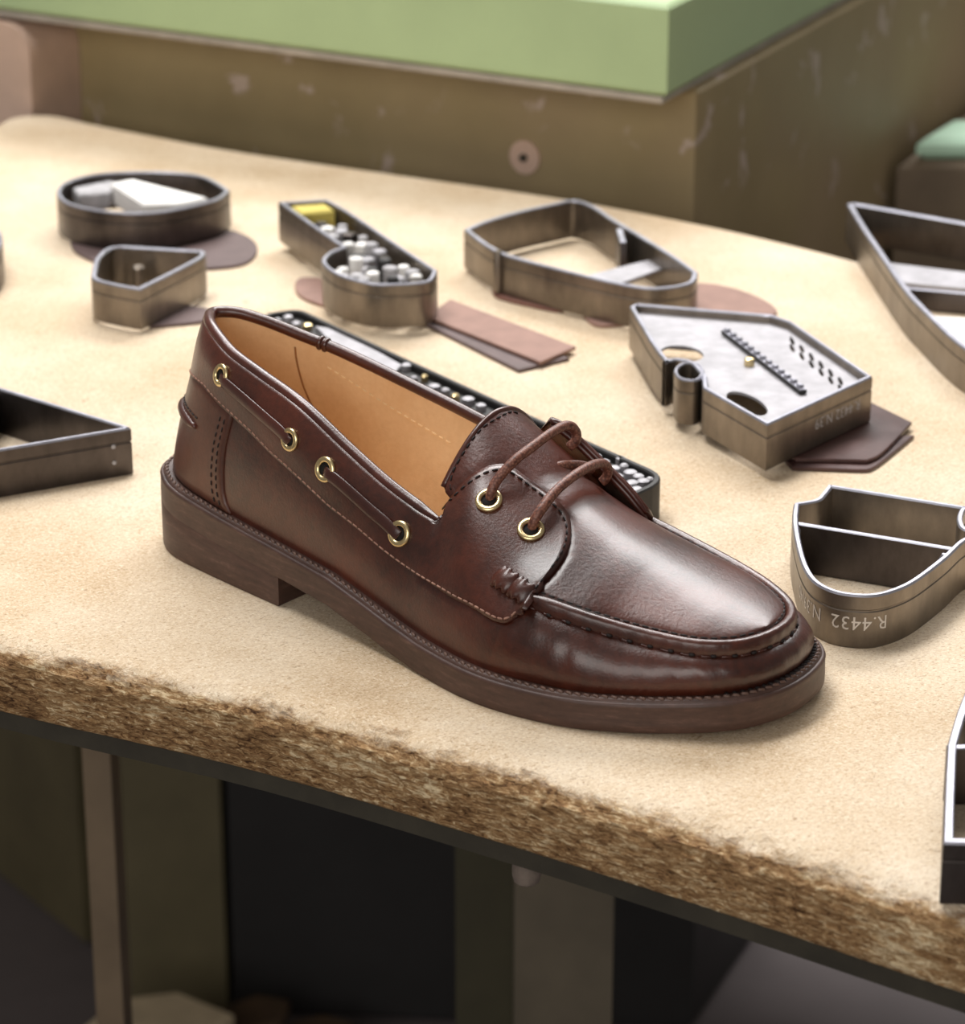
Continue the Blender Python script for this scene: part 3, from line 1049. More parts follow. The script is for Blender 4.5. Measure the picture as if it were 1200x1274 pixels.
# ------------------------------------------------------------------ the shoe (all tables in mm, shoe frame: x heel to toe, y to the far side)
SH_O = Vector((-0.1159, -0.0285, 0.0))
SH_R = math.radians(-38)
shoe = thing('boat_shoe', 'dark brown leather boat shoe with brass eyelets standing on the pale board', 'shoe', SH_O, SH_R)
SHM = Matrix.Translation(SH_O) @ Matrix.Rotation(SH_R, 4, 'Z')
SHI = SHM.inverted()
ST = [  # sole outline x, y | top edge (collar, then raised seam) x, y, z
    (-7, 19, 9.5, 19, 83.2), (-3.5, 4.5, 14.2, 12.2, 83.9), (6, -5.2, 21.0, 5.8, 83.8), (16, -10.2, 30.5, 0.8, 81.4),
    (30, -13.4, 40, -2.5, 78.6), (50, -17, 55.4, -6, 75.5), (75, -21, 78, -10.4, 70.5), (100, -25.3, 101.3, -14, 61),
    (120, -28.8, 119.5, -16.3, 53.8), (137, -32.5, 134.8, -17.5, 48.8), (153, -36.8, 148, -20.5, 47), (172, -41, 166, -25.5, 43),
    (188, -41.5, 183, -29.8, 38.8), (207, -39.0, 203, -26.3, 35), (223.5, -33, 216, -20.8, 31.8), (238.5, -25, 229, -16.5, 30.1),
    (251, -17, 241, -12.0, 29.3), (259.5, -6.5, 250.2, -3.6, 29), (263.4, 7.5, 253.9, 9.2, 29), (262.5, 22.5, 252.3, 22.3, 29),
    (257.4, 36.7, 246, 31.8, 29.2), (246, 47.8, 234, 39.2, 30), (230, 55.0, 221, 44, 31), (208, 58, 206, 46.7, 33),
    (190, 57, 190.6, 49, 35), (170, 53.5, 178, 49.2, 37.5), (150, 50, 160, 47.5, 43.5), (128, 45.5, 138, 45.0, 50.8),
    (105, 43, 113.4, 43, 58.7), (80, 43.5, 79, 40.5, 67.3), (55, 47, 55, 37.2, 73.6), (35, 49.5, 40, 34.0, 77.2),
    (18, 48.0, 27, 30.5, 80.6), (5, 42.5, 17.5, 27.2, 82.6), (-3, 33, 12, 23.5, 83.2)]
NS = len(ST)
STV = np.array(ST, float)
ZT = np.array([(-10, 27.8), (5, 27), (25, 25), (46, 23), (76, 20.5), (100, 18.5), (117, 15), (132, 12), (145, 10.4), (160, 9.9), (190, 9.8), (215, 10.1), (235, 11), (250, 12.3), (266, 13.6)])


def ztop(x):
    return float(np.interp(x, ZT[:, 0], ZT[:, 1]))


def ring(i):
    """interpolated station i (real number, cyclic): sole point, top point"""
    i = i % NS
    k = int(math.floor(i))
    t = i - k
    a, b, c, d = (STV[(k + q) % NS] for q in (-1, 0, 1, 2))
    return 0.5 * (2 * b + (c - a) * t + (2 * a - 5 * b + 4 * c - d) * t * t + (3 * b - a - 3 * c + d) * t ** 3)


def ring_n(i):
    e = 0.6
    d = ring(i + e)[:2] - ring(i - e)[:2]
    n = np.array([d[1], -d[0]])
    n /= np.linalg.norm(n)
    return -n if False else n


c_ = ring(0)[:2] + ring_n(0) * 5
SGN = 1.0 if c_[0] < ring(0)[0] else -1.0       # outward is backwards at the heel


def nrm(i):
    n = ring_n(i) * SGN
    return np.array([n[0], n[1], 0.0])


def sstep(a, b, x):
    t = min(1, max(0, (x - a) / (b - a)))
    return t * t * (3 - 2 * t)


def vamp_w(i):
    i = i % NS
    return sstep(10.8, 12.8, i) * (1 - sstep(24.2, 26.2, i))


def upper_pt(i, f, off=0.0):
    r = ring(i)
    n = nrm(i)
    vw = vamp_w(i)
    S = np.array([r[0], r[1], ztop(r[0]) - 0.6])
    heel = max(0.0, 1 - min(abs(i % NS), NS - i % NS) / 5.0)
    Fp = S - n * (4.6 + 1.2 * vw + 1.2 * heel)
    T = np.array(r[2:5]) + (n * 0.9 - np.array([0, 0, 4.6])) * vw
    up = np.array([0, 0, 1.0])
    h = T[2] - Fp[2]
    q1 = Fp + (T - Fp) * 0.33 + n * (4.5 - 3.2 * heel)
    q2 = Fp + (T - Fp) * 0.68 + n * (3.0 - 3.6 * heel)
    v1 = Fp + n * 4.5 + up * 0.45 * h
    v2 = T + n * 5.2 - up * 0.06 * h
    p1 = q1 * (1 - vw) + v1 * vw
    p2 = q2 * (1 - vw) + v2 * vw
    g = 1 - f
    p = Fp * g ** 3 + p1 * 3 * g * g * f + p2 * 3 * g * f * f + T * f ** 3
    # soft gathers below the raised seam, strongest beside the lacing
    if vw > 0:
        gw = vw * math.sin(math.pi * min(1, f * 1.02)) ** 1.0
        near = math.exp(-((i % NS - 12.6) / 0.8) ** 2)
        p = p + n * gw * (0.12 * math.sin(i * 9.5 + 2 * f) + 0.07 * math.sin(i * 21 + 3 * f) + near * 0.25 * math.sin(i * 14 - 4.5 * f))
    return p + n * off


def mm(p):
    return Vector((p[0] / 1000, p[1] / 1000, p[2] / 1000))


def skin(iv, fv, fn, closed):
    V = [mm(fn(i, f)) for i in iv for f in fv]
    a, b = len(iv), len(fv)
    Fc = []
    for i in range(a if closed else a - 1):
        for j in range(b - 1):
            k = (i + 1) % a
            Fc.append((i * b + j, i * b + j + 1, k * b + j + 1, k * b + j))
    return V, Fc


# upper wall
IV = [NS * k / 320 for k in range(320)]
FV = [k / 22 for k in range(23)]
UV, UF = skin(IV, FV, upper_pt, True)
upper = mesh_obj('upper', UV, UF, M['upper'], shoe)

# plug and tongue in one piece: cross rows from the near to the far raised seam
CREST = np.array([(138, 79), (143, 76), (152, 70), (165, 60.5), (180, 52), (195, 45.8), (210, 40.6), (225, 36.6), (238, 33.6), (247, 31.2), (253, 29.4)])


def plug_edge(i):
    r = ring(i)
    n = nrm(i)
    return np.array(r[2:5]) - n * 1.9 - np.array([0, 0, 0.9])


nearE = [np.array(p, float) for p in ((140, -10, 56), (144, -13, 53.6), (150, -16.5, 50.5), (158, -21, 46.2))]
farE = [np.array(p, float) for p in ((142.5, 38, 61), (146, 40, 57.5), (152, 42.5, 53.2), (162, 46, 45.5))]
nI = np.linspace(11.3, 17.98, 26)
fI = np.linspace(25.6, 18.02, 26)
nearE += [plug_edge(i) for i in nI]
farE += [plug_edge(i) for i in fI]
nearC, farC = catmull(nearE, 3), catmull(farE, 3)
NW = 44
AV, AF = [], []
for r, (a, b) in enumerate(zip(nearC, farC)):
    xm = (a.x + b.x) / 2
    if r < 12:
        xm = 143 + (xm - 141.25) * 1.02
    wid = (b - a).length
    cz = float(np.interp(xm, CREST[:, 0], CREST[:, 1]))
    lift = max(0.0, cz - (a.z + b.z) / 2)
    lift = min(lift, wid * 0.42)
    pw = 1.0 - 0.42 * sstep(190, 235, xm)
    bow = 2.0 * (1 - sstep(150, 175, xm))
    for k in range(NW + 1):
        w = k / NW
        sh = (4 * w * (1 - w)) ** pw
        p = a.lerp(b, w) + Vector((bow * sh - 0.6 * bow, 0, lift * sh))
        AV.append(mm(p))
W1 = NW + 1
for r in range(len(nearC) - 1):
    for k in range(NW):
        AF.append((r * W1 + k, r * W1 + k + 1, (r + 1) * W1 + k + 1, (r + 1) * W1 + k))
apron = mesh_obj('apron', AV, AF, M['plug'], shoe)
sol = apron.modifiers.new('thickness', 'SOLIDIFY')
sol.thickness = 0.0016
sol.offset = -1
bmf = bmesh.new()
bmf.from_mesh(apron.data)
if sum(f.normal.z for f in bmf.faces) < 0:
    bmesh.ops.reverse_faces(bmf, faces=bmf.faces)
    bmf.to_mesh(apron.data)
bmf.free()

bvh = BVHTree.FromPolygons([tuple(v) for v in UV + AV], UF + [tuple(i + len(UV) for i in f) for f in AF])
SC = SHI @ CAM
S3 = SHI.to_3x3()


def on_shoe(px, py):
    """point and outward normal of the shoe's leather at a photograph position"""
    d = (S3 @ ray_dir(px, py)).normalized()
    h, n, _, dist = bvh.ray_cast(SC, d)
    if h is None:
        h, n, _, dist = bvh.find_nearest(SC + d * ((SC - Vector((.15, 0, .04))).length))
    return h, (n if n.dot(d) < 0 else -n)


def at_y(px, py, y):
    """point of the shoe's lengthwise plane y (mm) at a photograph position"""
    d = S3 @ ray_dir(px, py)
    return SC + d * ((y / 1000 - SC.y) / d.y)


def photo(p):
    w = SHM @ Vector(p) - CAM
    k = w.dot(AX_W)
    return 600 + FPX * w.dot(AX_R) / k, 637 - FPX * w.dot(AX_U) / k


# raised seam around the plug: a standing folded strip
seam_i = np.linspace(12.15, 25.2, 170)
mb = MB()
sec = [(1.5, -5.2), (1.9, -3.6), (1.7, -1.2), (1.1, -0.1), (0.0, 0.25), (-1.2, -0.1), (-2.0, -1.0), (-2.3, -2.2), (-2.0, -5.0)]
V, Fc = [], []
for q, i in enumerate(seam_i):
    r, n = ring(i), nrm(i)
    c = np.array(r[2:5])
    e = min(1.0, q / 5, (len(seam_i) - 1 - q) / 5)
    wob = 1 + 0.05 * math.sin(i * 17.0)
    for (o, z) in sec:
        V.append(mm(c + n * o * wob * (0.5 + .5 * e) + np.array([0, 0, z * (0.85 + .15 * e) - 1.2 * (1 - e)])))
ns = len(sec)
for q in range(len(seam_i) - 1):
    for k in range(ns - 1):
        Fc.append((q * ns + k, q * ns + k + 1, (q + 1) * ns + k + 1, (q + 1) * ns + k))
Fc.append(tuple(range(ns)))
Fc.append(tuple((len(seam_i) - 1) * ns + k for k in range(ns)))
seam = mesh_obj('raised_seam', V, Fc, M['upper'], shoe)


def stitches(name, pts, nrms, pitch, length, r, mat, parent, lift=0.0002, tilt=0.0):
    """short thread loops along a path, joined into one part"""
    mbs = MB()
    P = [p + n * lift for p, n in zip(pts, nrms)]
    L = [0]
    for a, b in zip(P, P[1:]):
        L.append(L[-1] + (b - a).length)
    cnt = int(L[-1] / pitch)
    j = 0
    for k in range(cnt):
        s = (k + 0.5) * L[-1] / cnt
        while j < len(P) - 2 and L[j + 1] < s:
            j += 1
        t = (P[j + 1] - P[j]).normalized()
        c = P[j].lerp(P[j + 1], (s - L[j]) / max(1e-9, L[j + 1] - L[j]))
        n = nrms[j]
        bt = t.cross(n).normalized()
        t2 = (t * math.cos(tilt) + bt * math.sin(tilt))
        pa_ = [c - t2 * length / 2 - n * r * 0.8, c - t2 * length * 0.3, c + t2 * length * 0.3, c + t2 * length / 2 - n * r * 0.8]
        mbs.add(*tube_geo(pa_, [r * 0.7, r, r, r * 0.7], 5))
    o = mbs.obj(name, mat, parent)
    o['kind'] = 'stuff'
    return o


# stitch holes under the seam and the stitch row on the plug
pts, nn = [], []
for i in np.linspace(12.2, 24.0, 240):
    p = np.array(upper_pt(i, 0.985)) + nrm(i) * 0.5
    pts.append(mm(p))
    nn.append(Vector((nrm(i)[0], nrm(i)[1], 0.25)).normalized())
stitches('seam_thread', pts, nn, 0.0064, 0.0040, 0.00042, M['piping'], seam, 0.0002)
stitches('seam_hole', [p + Vector((0, 0, 0.0002)) for p in pts][6:], nn, 0.00645, 0.0016, 0.00062, M['thread_dark'], seam, 0.0003)
pts, nn = [], []
for i in np.linspace(12.2, 24.2, 240):
    p = np.array(ring(i)[2:5]) - nrm(i) * 3.1 - np.array([0, 0, 0.6])
    h, n, _, _ = bvh.find_nearest(mm(p))
    n = n if n.z > 0 else -n
    pts.append(h)
    nn.append(n)
stitches('apron_stitching', pts, nn, 0.0031, 0.0021, 0.00036, M['thread_dark'], apron, 0.0001)

# lining and footbed
LV, LF = skin([NS * k / 160 for k in range(160)], [0.03 + 0.97 * k / 14 for k in range(15)],
              lambda i, f: upper_pt(i, f) - nrm(i) * (2.2 + 1.6 * vamp_w(i)) - np.array([0, 0, 2.0 * vamp_w(i)]), True)
lining = mesh_obj('lining', LV, LF, M['lining'], shoe)
pl_ = [ring(i) for i in [NS * k / 120 for k in range(120)]]
fb = [mm(np.array([r[0], r[1], ztop(r[0]) + 2.0]) - nrm(NS * k / 120) * 7.4) for k, r in enumerate(pl_)]
mesh_obj('footbed', fb, [tuple(range(120))], M['lining'], shoe)

# sole, welt and heel
NO = 260
si = [NS * k / NO for k in range(NO)]


def sole_loop(inset, fz, heel=1.0):
    return [mm(np.array([ring(i)[0], ring(i)[1], fz(ring(i)[0])]) - nrm(i) * inset * (heel if ring(i)[0] < 76 else 1)) for i in si]


def zbot(x):
    return ztop(x) - 9.8


rows = [sole_loop(3.0, lambda x: max(0.02, zbot(x))), sole_loop(0.35, lambda x: max(0.02, zbot(x) + .02), 0.0), sole_loop(0.05, lambda x: zbot(x) + 0.4, 0.0), sole_loop(0, lambda x: zbot(x) + 3),
        sole_loop(0.15, lambda x: ztop(x) - 1.6), sole_loop(0.0, lambda x: ztop(x) - 0.9), sole_loop(0.35, lambda x: ztop(x) - 0.15), sole_loop(0.9, ztop), sole_loop(8.0, lambda x: ztop(x) - 0.1)]
V = [p for r in rows for p in r]
Fc = [(r * NO + k, r * NO + (k + 1) % NO, (r + 1) * NO + (k + 1) % NO, (r + 1) * NO + k) for r in range(len(rows) - 1) for k in range(NO)]
Fc.append(tuple(range(NO))[::-1])
Fc.append(tuple((len(rows) - 1) * NO + k for k in range(NO)))
outsole = mesh_obj('outsole', V, Fc, M['sole'], shoe, True, 50)
hp = [(ring(i)[0] + nrm(i)[0] * -0.1, ring(i)[1] - nrm(i)[1] * 0.1) for i in np.linspace(-4.9 - 0.0, 6.0, 90) if ring(i)[0] <= 75.2]
hp = [p for p in hp if p[0] <= 75.2]
far_end = [(75.3, float(np.interp(75.3, [55, 80], [47, 43.5])))]
i_far = np.linspace(29.15, 35, 60)
hp = [(ring(i)[0], ring(i)[1]) for i in i_far if ring(i)[0] < 75.3] + [(ring(i)[0], ring(i)[1]) for i in np.linspace(0.05, 6.0, 60)]
hp = far_end + hp
n_ = len(hp)
cxh = np.mean([p[0] for p in hp]), np.mean([p[1] for p in hp])
V = []
for sc, zf in ((0.985, lambda x: 0.0), (0.998, lambda x: 0.5), (1.0, lambda x: 3.0), (1.0, lambda x: zbot(x) - 0.02), (0.999, lambda x: zbot(x) + 0.03)):
    for (x, y) in hp:
        X, Y = cxh[0] + (x - cxh[0]) * sc, cxh[1] + (y - cxh[1]) * sc
        V.append(mm((X, Y, zf(X))))
Fc = [(r * n_ + k, r * n_ + (k + 1) % n_, (r + 1) * n_ + (k + 1) % n_, (r + 1) * n_ + k) for r in range(4) for k in range(n_)]
Fc += [tuple(range(n_)), tuple(4 * n_ + k for k in range(n_))]
heel = mesh_obj('heel', V, Fc, M['sole'], shoe, True, 40)
# welt strip with its stitches
mb = MB()
wr = [sole_loop(o, lambda x, z=z: ztop(x) + z) for o, z in ((1.2, 0.0), (1.5, 0.7), (2.2, 1.0), (4.0, 1.0), (6.5, 0.6))]
V = [p for r in wr for p in r]
Fc = [(r * NO + k, r * NO + (k + 1) % NO, (r + 1) * NO + (k + 1) % NO, (r + 1) * NO + k) for r in range(len(wr) - 1) for k in range(NO)]
welt = mesh_obj('welt', V, Fc, M['sole'], shoe)
wl_ = sole_loop(2.5, lambda x: ztop(x) + 1.05)
wl_ = wl_ + wl_[:1]
wn = [Vector((0, 0, 1))] * len(wl_)
stitches('welt_stitching', wl_, wn, 0.0029, 0.0023, 0.00062, M['thread_mid'], welt, 0.0, 0.35)
wl2 = [mm(np.array([ring(i)[0], ring(i)[1], ztop(ring(i)[0]) + 1.1]) - nrm(i) * 3.6) for i in np.linspace(16.2, 22.5, 200)]
stitches('welt_notch', wl2, [Vector((0, 0, 1))] * 200, 0.0026, 0.0022, 0.0007, M['thread_dark'], welt, 0.0, 1.45)


# ---- leather pieces laid on the upper
def lay(name, P, th, mat, parent, edges=(True, True, True, True), smooth_it=0):
    """P[a][b]: surface points; raised by th with rounded edges and a skirt; edges = a0, a1, b0, b1"""
    A, B = len(P), len(P[0])
    for _ in range(smooth_it):
        Q = [[p.copy() for p in r] for r in P]
        for a in range(1, A - 1):
            for b in range(1, B - 1):
                Q[a][b] = P[a][b] * 0.4 + (P[a - 1][b] + P[a + 1][b] + P[a][b - 1] + P[a][b + 1]) * 0.15
        P = Q
    V, N = [], []
    for a in range(A):
        for b in range(B):
            da = P[min(a + 1, A - 1)][b] - P[max(a - 1, 0)][b]
            db = P[a][min(b + 1, B - 1)] - P[a][max(b - 1, 0)]
            n = da.cross(db)
            N.append(n.normalized() if n.length > 1e-12 else Vector((0, -1, 0)))
    mid = P[A // 2][B // 2]
    ref = mid - Vector((0.14, 0.019, 0.03))
    if N[(A // 2) * B + B // 2].dot(ref) < 0:
        N = [-n for n in N]
    for a in range(A):
        for b in range(B):
            e = (a == 0 and edges[0]) or (a == A - 1 and edges[1]) or (b == 0 and edges[2]) or (b == B - 1 and edges[3])
            V.append(P[a][b] + N[a * B + b] * (th * 0.5 if e else th))
    Fc = [(a * B + b, a * B + b + 1, (a + 1) * B + b + 1, (a + 1) * B + b) for a in range(A - 1) for b in range(B - 1)]
    rim = [(a, 0) for a in range(A)] + [(A - 1, b) for b in range(1, B)] + [(a, B - 1) for a in range(A - 2, -1, -1)] + [(0, b) for b in range(B - 2, 0, -1)]
    base = len(V)
    for a, b in rim:
        V.append(P[a][b] - N[a * B + b] * 0.0006)
    nr_ = len(rim)
    for k in range(nr_):
        (a, b), (c, d) = rim[k], rim[(k + 1) % nr_]
        Fc.append((a * B + b, c * B + d, base + (k + 1) % nr_, base + k))
    return mesh_obj(name, V, Fc, mat, parent), P, N


def edge_samples(n, d=0.012):
    return [0.0, d] + [d + (1 - 2 * d) * k / (n - 1) for k in range(1, n - 1)] + [1 - d, 1.0]


# near-side positions as (station, height fraction), found on the upper's own grid
gi = np.linspace(-1.2, 12.5, 420)
gf = np.linspace(0, 1, 80)
GP = [(i, f, photo(mm(upper_pt(i, f)))) for i in gi for f in gf]
GXY = np.array([g[2] for g in GP])


def find_if(px, py):
    k = int(np.argmin((GXY[:, 0] - px) ** 2 + (GXY[:, 1] - py) ** 2))
    return GP[k][0], GP[k][1]


collar_px = [(245, 463), (257, 483), (273, 502), (290, 518), (315, 540), (340, 567), (380, 603), (413, 632), (447, 658), (480, 687), (513, 710), (545, 732)]
cif = [find_if(*p) for p in collar_px]
I_END = 9.75
ci = np.array([c[0] for c in cif])
cf = np.array([c[1] for c in cif])
order = np.argsort(ci)
ci, cf = ci[order], cf[order]
F0 = float(np.mean(cf[:2]))


def collar_f(i):
    """height fraction of the collar band's lower edge at station i"""
    i = ((i + NS / 2) % NS) - NS / 2
    if i >= 0:
        return float(np.interp(i, ci, cf))
    return float(np.interp(-i * I_END / 8.6, ci, cf))


UF3 = [(541, 641, -17.5), (549, 630, -14), (563, 612, -9.5), (582, 596, -6), (603, 583, -2.5), (625, 579, 0), (641, 586, 2), (655, 597, 4), (681, 616, 5), (699, 632, 3.5), (708, 648, 1), (710, 662, -2.5),
       (707, 680, -7.5), (699, 697, -12.5), (690, 709, -17), (679, 722, -22.5), (669, 735, -28), (660, 748, -32), (652, 758, -35.5)]
L_px = [(545, 732), (562, 743), (580, 752), (594, 760), (606, 768), (616, 773), (628, 775), (638, 770), (645, 763), (651, 759)]
NFL = 44
uf_pts = []
for k, p in enumerate(UF3):
    q = at_y(*p)
    if 3 <= k <= 16:
        h, n = on_shoe(p[0], p[1])
        if (h - q).length < 0.03:
            q = h + n * 0.0004
    uf_pts.append(q)
U3 = resample(catmull(uf_pts, 8), n=NFL + 1)
L3 = resample([on_shoe(p.x, p.y)[0] for p in catmull([(p[0], p[1], 0) for p in L_px], 8)], n=NFL + 1)
bs = edge_samples(20, 0.018)
B0 = len(bs)
P = []
for i in np.linspace(-8.6, I_END, 190):
    f0 = collar_f(i)
    P.append([mm(upper_pt(i, f0 + (0.995 - f0) * b, 1.7 * max(0.0, math.sin(math.pi * b ** 1.5)) ** 0.9 * min(1, (I_END - i) / 2.5) * min(1, abs(i) / 4))) for b in bs])
last = P[-1]
d_u, d_l = last[-1] - U3[0], last[0] - L3[0]
SAG = [last[q] - last[0].lerp(last[-1], b) for q, b in enumerate(bs)]
for s in range(1, NFL + 1):
    t = s / NFL
    k = max(0.0, 1 - t / 0.18)
    u, l = U3[s] + d_u * k, L3[s] + d_l * k
    ln = (u - l).length
    bulge = Vector((0.0, -0.72, 0.69)) * (0.30 * ln * max(0, 1 - t ** 4))
    rowp = []
    k2 = max(0.0, 1 - t / 0.35)
    for q, b in enumerate(bs):
        p = l.lerp(u, b)
        p1 = p + bulge * (2 * b * (1 - b)) * 0.85
        rowp.append(p1 * (1 - k2) + (p + SAG[q]) * k2)
    P.append(rowp)
OUTW = Vector((0.0, -0.72, 0.69))
NP_ = len(P)
for it in range(14):
    Q = [[p.copy() for p in r] for r in P]
    for a in range(NP_ - NFL - 10, NP_ - 1):
        for q in range(1, B0 - 1):
            Q[a][q] = P[a][q] * 0.2 + (P[a - 1][q] + P[a + 1][q] + P[a][q - 1] + P[a][q + 1]) * 0.2
    P = Q
# leather hidden beneath the flap is pressed below it
fl_v = [tuple(p) for r in P[NP_ - NFL - 4:] for p in r]
fl_f = [(a * B0 + q, a * B0 + q + 1, (a + 1) * B0 + q + 1, (a + 1) * B0 + q) for a in range(NFL + 3) for q in range(B0 - 1)]
flap_bvh = BVHTree.FromPolygons(fl_v, fl_f)
for obj_, vl in ((upper, UV), (apron, AV)):
    for k, v in enumerate(vl):
        if not (0.135 < v.x < 0.2 and v.y < 0.012):
            continue
        h, n, _, dist = flap_bvh.ray_cast(v + OUTW * 0.004, -OUTW, 0.03)
        nv = v
        if h is not None:
            c_ = h - OUTW * 0.0011
            if (v - c_).dot(OUTW) > 0:
                nv = c_
        h, n, _, dist = flap_bvh.find_nearest(nv)
        if n.dot(OUTW) < 0:
            n = -n
        e = nv - h
        if dist < 0.008 and e.dot(n) > -0.0009 and (e - n * e.dot(n)).length < 0.0004:
            nv = h - n * 0.0010
        vl[k] = nv
        obj_.data.vertices[k].co = nv
    obj_.data.update()
collar, CP, CN = lay('collar', P, 0.0014, M['upper'], shoe, (True, True, True, True), 2)
B_ = len(bs)
fo = [tuple(P2[q] + CN[a * B_ + q] * 0.0014) for a, P2 in enumerate(CP) for q in range(B_)]
ff2 = [(a * B_ + q, a * B_ + q + 1, (a + 1) * B_ + q + 1, (a + 1) * B_ + q) for a in range(len(CP) - 1) for q in range(B_ - 1)]
nb_ = len(UV) + len(AV)
bvh = BVHTree.FromPolygons([tuple(v) for v in UV + AV] + fo, UF + [tuple(i + len(UV) for i in f) for f in AF] + [tuple(i + nb_ for i in f) for f in ff2])


def grid_path(b, a0, a1, extra=0.0):
    """path on the collar piece along its lower (b=0) or upper edge"""
    pts, nn = [], []
    for a in range(a0, a1):
        j = b if b >= 0 else B_ + b
        pts.append(CP[a][j] + CN[a * B_ + j] * 0.0014)
        nn.append(CN[a * B_ + j])
    return pts, nn


def snap_line(px_list, closed=False, n=8):
    c = catmull([(p[0], p[1], 0) for p in px_list], n)
    pts, nn = [], []
    for p in c:
        h, nv = on_shoe(p.x, p.y)
        pts.append(h)
        nn.append(nv)
    for _ in range(3):
        pts = [pts[0]] + [(pts[k - 1] + pts[k] * 2 + pts[k + 1]) / 4 for k in range(1, len(pts) - 1)] + [pts[-1]]
        nn = [nn[0]] + [(nn[k - 1] + nn[k] + nn[k + 1]).normalized() for k in range(1, len(nn) - 1)] + [nn[-1]]
    return pts, nn


# light thread along the collar's lower edge, then round the flap's lower corner
pts, nn = [], []
for i in np.linspace(-8.4, I_END, 260):
    f0 = collar_f(i)
    p = mm(upper_pt(i, min(1, f0 + 0.022)))
    n = Vector(nrm(i))
    n = (n + Vector((0, 0, 0.25))).normalized()
    pts.append(p)
    nn.append(n)
q, qn = snap_line([(548, 731), (563, 740), (580, 748.5), (594, 756), (606, 763), (616, 768), (627, 770), (636, 766), (642, 760)])
pts = [p + n * 0.0014 for p, n in zip(pts, nn)]
stitches('collar_stitching', pts + q[2:], nn + qn[2:], 0.0027, 0.0021, 0.00034, M['thread'], collar, 0.0001)
q, qn = snap_line([(550, 634), (565, 617), (583, 601), (604, 588), (625, 584), (639, 590), (654, 601), (679, 620), (695, 635), (703, 649), (705, 662), (702, 679), (694, 695), (685, 707), (674, 721), (664, 734)])
stitches('flap_stitching', q, qn, 0.0030, 0.0018, 0.00034, M['thread_dark'], collar, 0.0002)

# binding that rolls over the collar edge
ti = np.linspace(-8.35, 9.72, 200)
tp = [mm(np.array(ring(i)[2:5]) - nrm(i) * 0.9 + np.array([0, 0, 0.2])) for i in ti]
mb = MB()
mb.add(*tube_geo(tp, [0.0021 * min(1, 0.5 + k / 6, 0.35 + (199 - k) / 14) for k in range(200)], 12))
binding = mb.obj('collar_binding', M['piping'], shoe)
# small wrapped joint on the far binding
tj = Vector(tp[min(range(200), key=lambda k: (photo(tp[k])[0] - 401) ** 2 + (photo(tp[k])[1] - 434) ** 2)])
kj = min(range(200), key=lambda k: (tp[k] - tj).length)
dj = (tp[kj + 1] - tp[kj - 1]).normalized()
mb = MB()
for o in (-0.0011, 0.0011):
    mb.add(*tube_geo([tj + dj * (o - 0.0009), tj + dj * (o - 0.0004), tj + dj * (o + 0.0004), tj + dj * (o + 0.0009)], [0.0022, 0.0027, 0.0027, 0.0022], 12))
mb.obj('binding_joint', M['piping'], binding)

# heel counter, its seam on the near side and the same on the far side
cpx = [(290, 520), (284, 540), (280, 560), (278, 590), (279, 615), (283, 630), (287, 639)]
cc = sorted([find_if(*p)[::-1] for p in cpx])
ff_ = np.array([c[0] for c in cc])
ii_ = np.array([c[1] for c in cc])
P = []
for a in edge_samples(70, 0.006):
    rowp = []
    for b in edge_samples(12, 0.02):
        f = 0.03 + b * (0.97 * collar_f(3.6) + 0.0 - 0.03)
        ie = float(np.interp(f, ff_, ii_))
        i = -ie * 0.92 + (ie * 1.92) * a
        f = 0.03 + b * (collar_f(i) + 0.03 - 0.03)
        rowp.append(mm(upper_pt(i, f)))
    P.append(rowp)
counter, KP, KN = lay('heel_counter', P, 0.0011, M['counter'], shoe)
for di in (0.16, 0.32):
    q, qn = [], []
    for f in np.linspace(0.06, float(ff_[-1]) - 0.02, 60):
        i = float(np.interp(f, ff_, ii_)) - di
        q.append(mm(upper_pt(i, f)))
        qn.append(Vector(nrm(i)))
    stitches('counter_stitching', q, qn, 0.0028, 0.0018, 0.00032, M['thread_dark'], counter, 0.0012)
# thick lip of the lower heel piece
lc = [(i, f, photo(mm(upper_pt(i, f, 1.2)))) for i in np.linspace(0.9, 3.2, 50) for f in np.linspace(0.15, 0.85, 60)]
li, lf, _ = min(lc, key=lambda c: (c[2][0] - 246) ** 2 + (c[2][1] - 537) ** 2)
lipp = [mm(upper_pt(i, lf + 0.03 * abs(i) / li) + nrm(i) * 1.3) for i in np.linspace(-li, li, 40)]
mb = MB()
mb.add(*tube_geo(lipp, [0.0017 * min(1, 0.45 + k / 5, 0.45 + (39 - k) / 5) for k in range(40)], 10))
mb.obj('heel_lip', M['piping'], counter)
lp2 = [mm(upper_pt(i, lf + 0.055 + 0.03 * abs(i) / li) + nrm(i) * 1.1) for i in np.linspace(-li, li, 40)]
stitches('lip_stitching', lp2, [Vector(nrm(i)) for i in np.linspace(-li, li, 40)], 0.0027, 0.0019, 0.0003, M['thread_dark'], counter, 0.0002)

# tongue edge stitching
q = []
for (x, y) in ((561, 612), (562, 592), (575, 566), (597, 535), (619, 520), (635, 512.5), (645, 515)):
    q.append((x, y))
pts, nn = snap_line(q)
stitches('tongue_stitching', pts, nn, 0.0030, 0.0019, 0.00034, M['thread_dark'], apron, 0.0002)
# rolled edge of the tongue
te = [AV[k] for k in range(NW + 1)]
mb = MB()
mb.add(*tube_geo([p - Vector((0, 0, 0.0006)) for p in te], 0.0011, 8))
mb.obj('tongue_edge', M['piping'], apron)


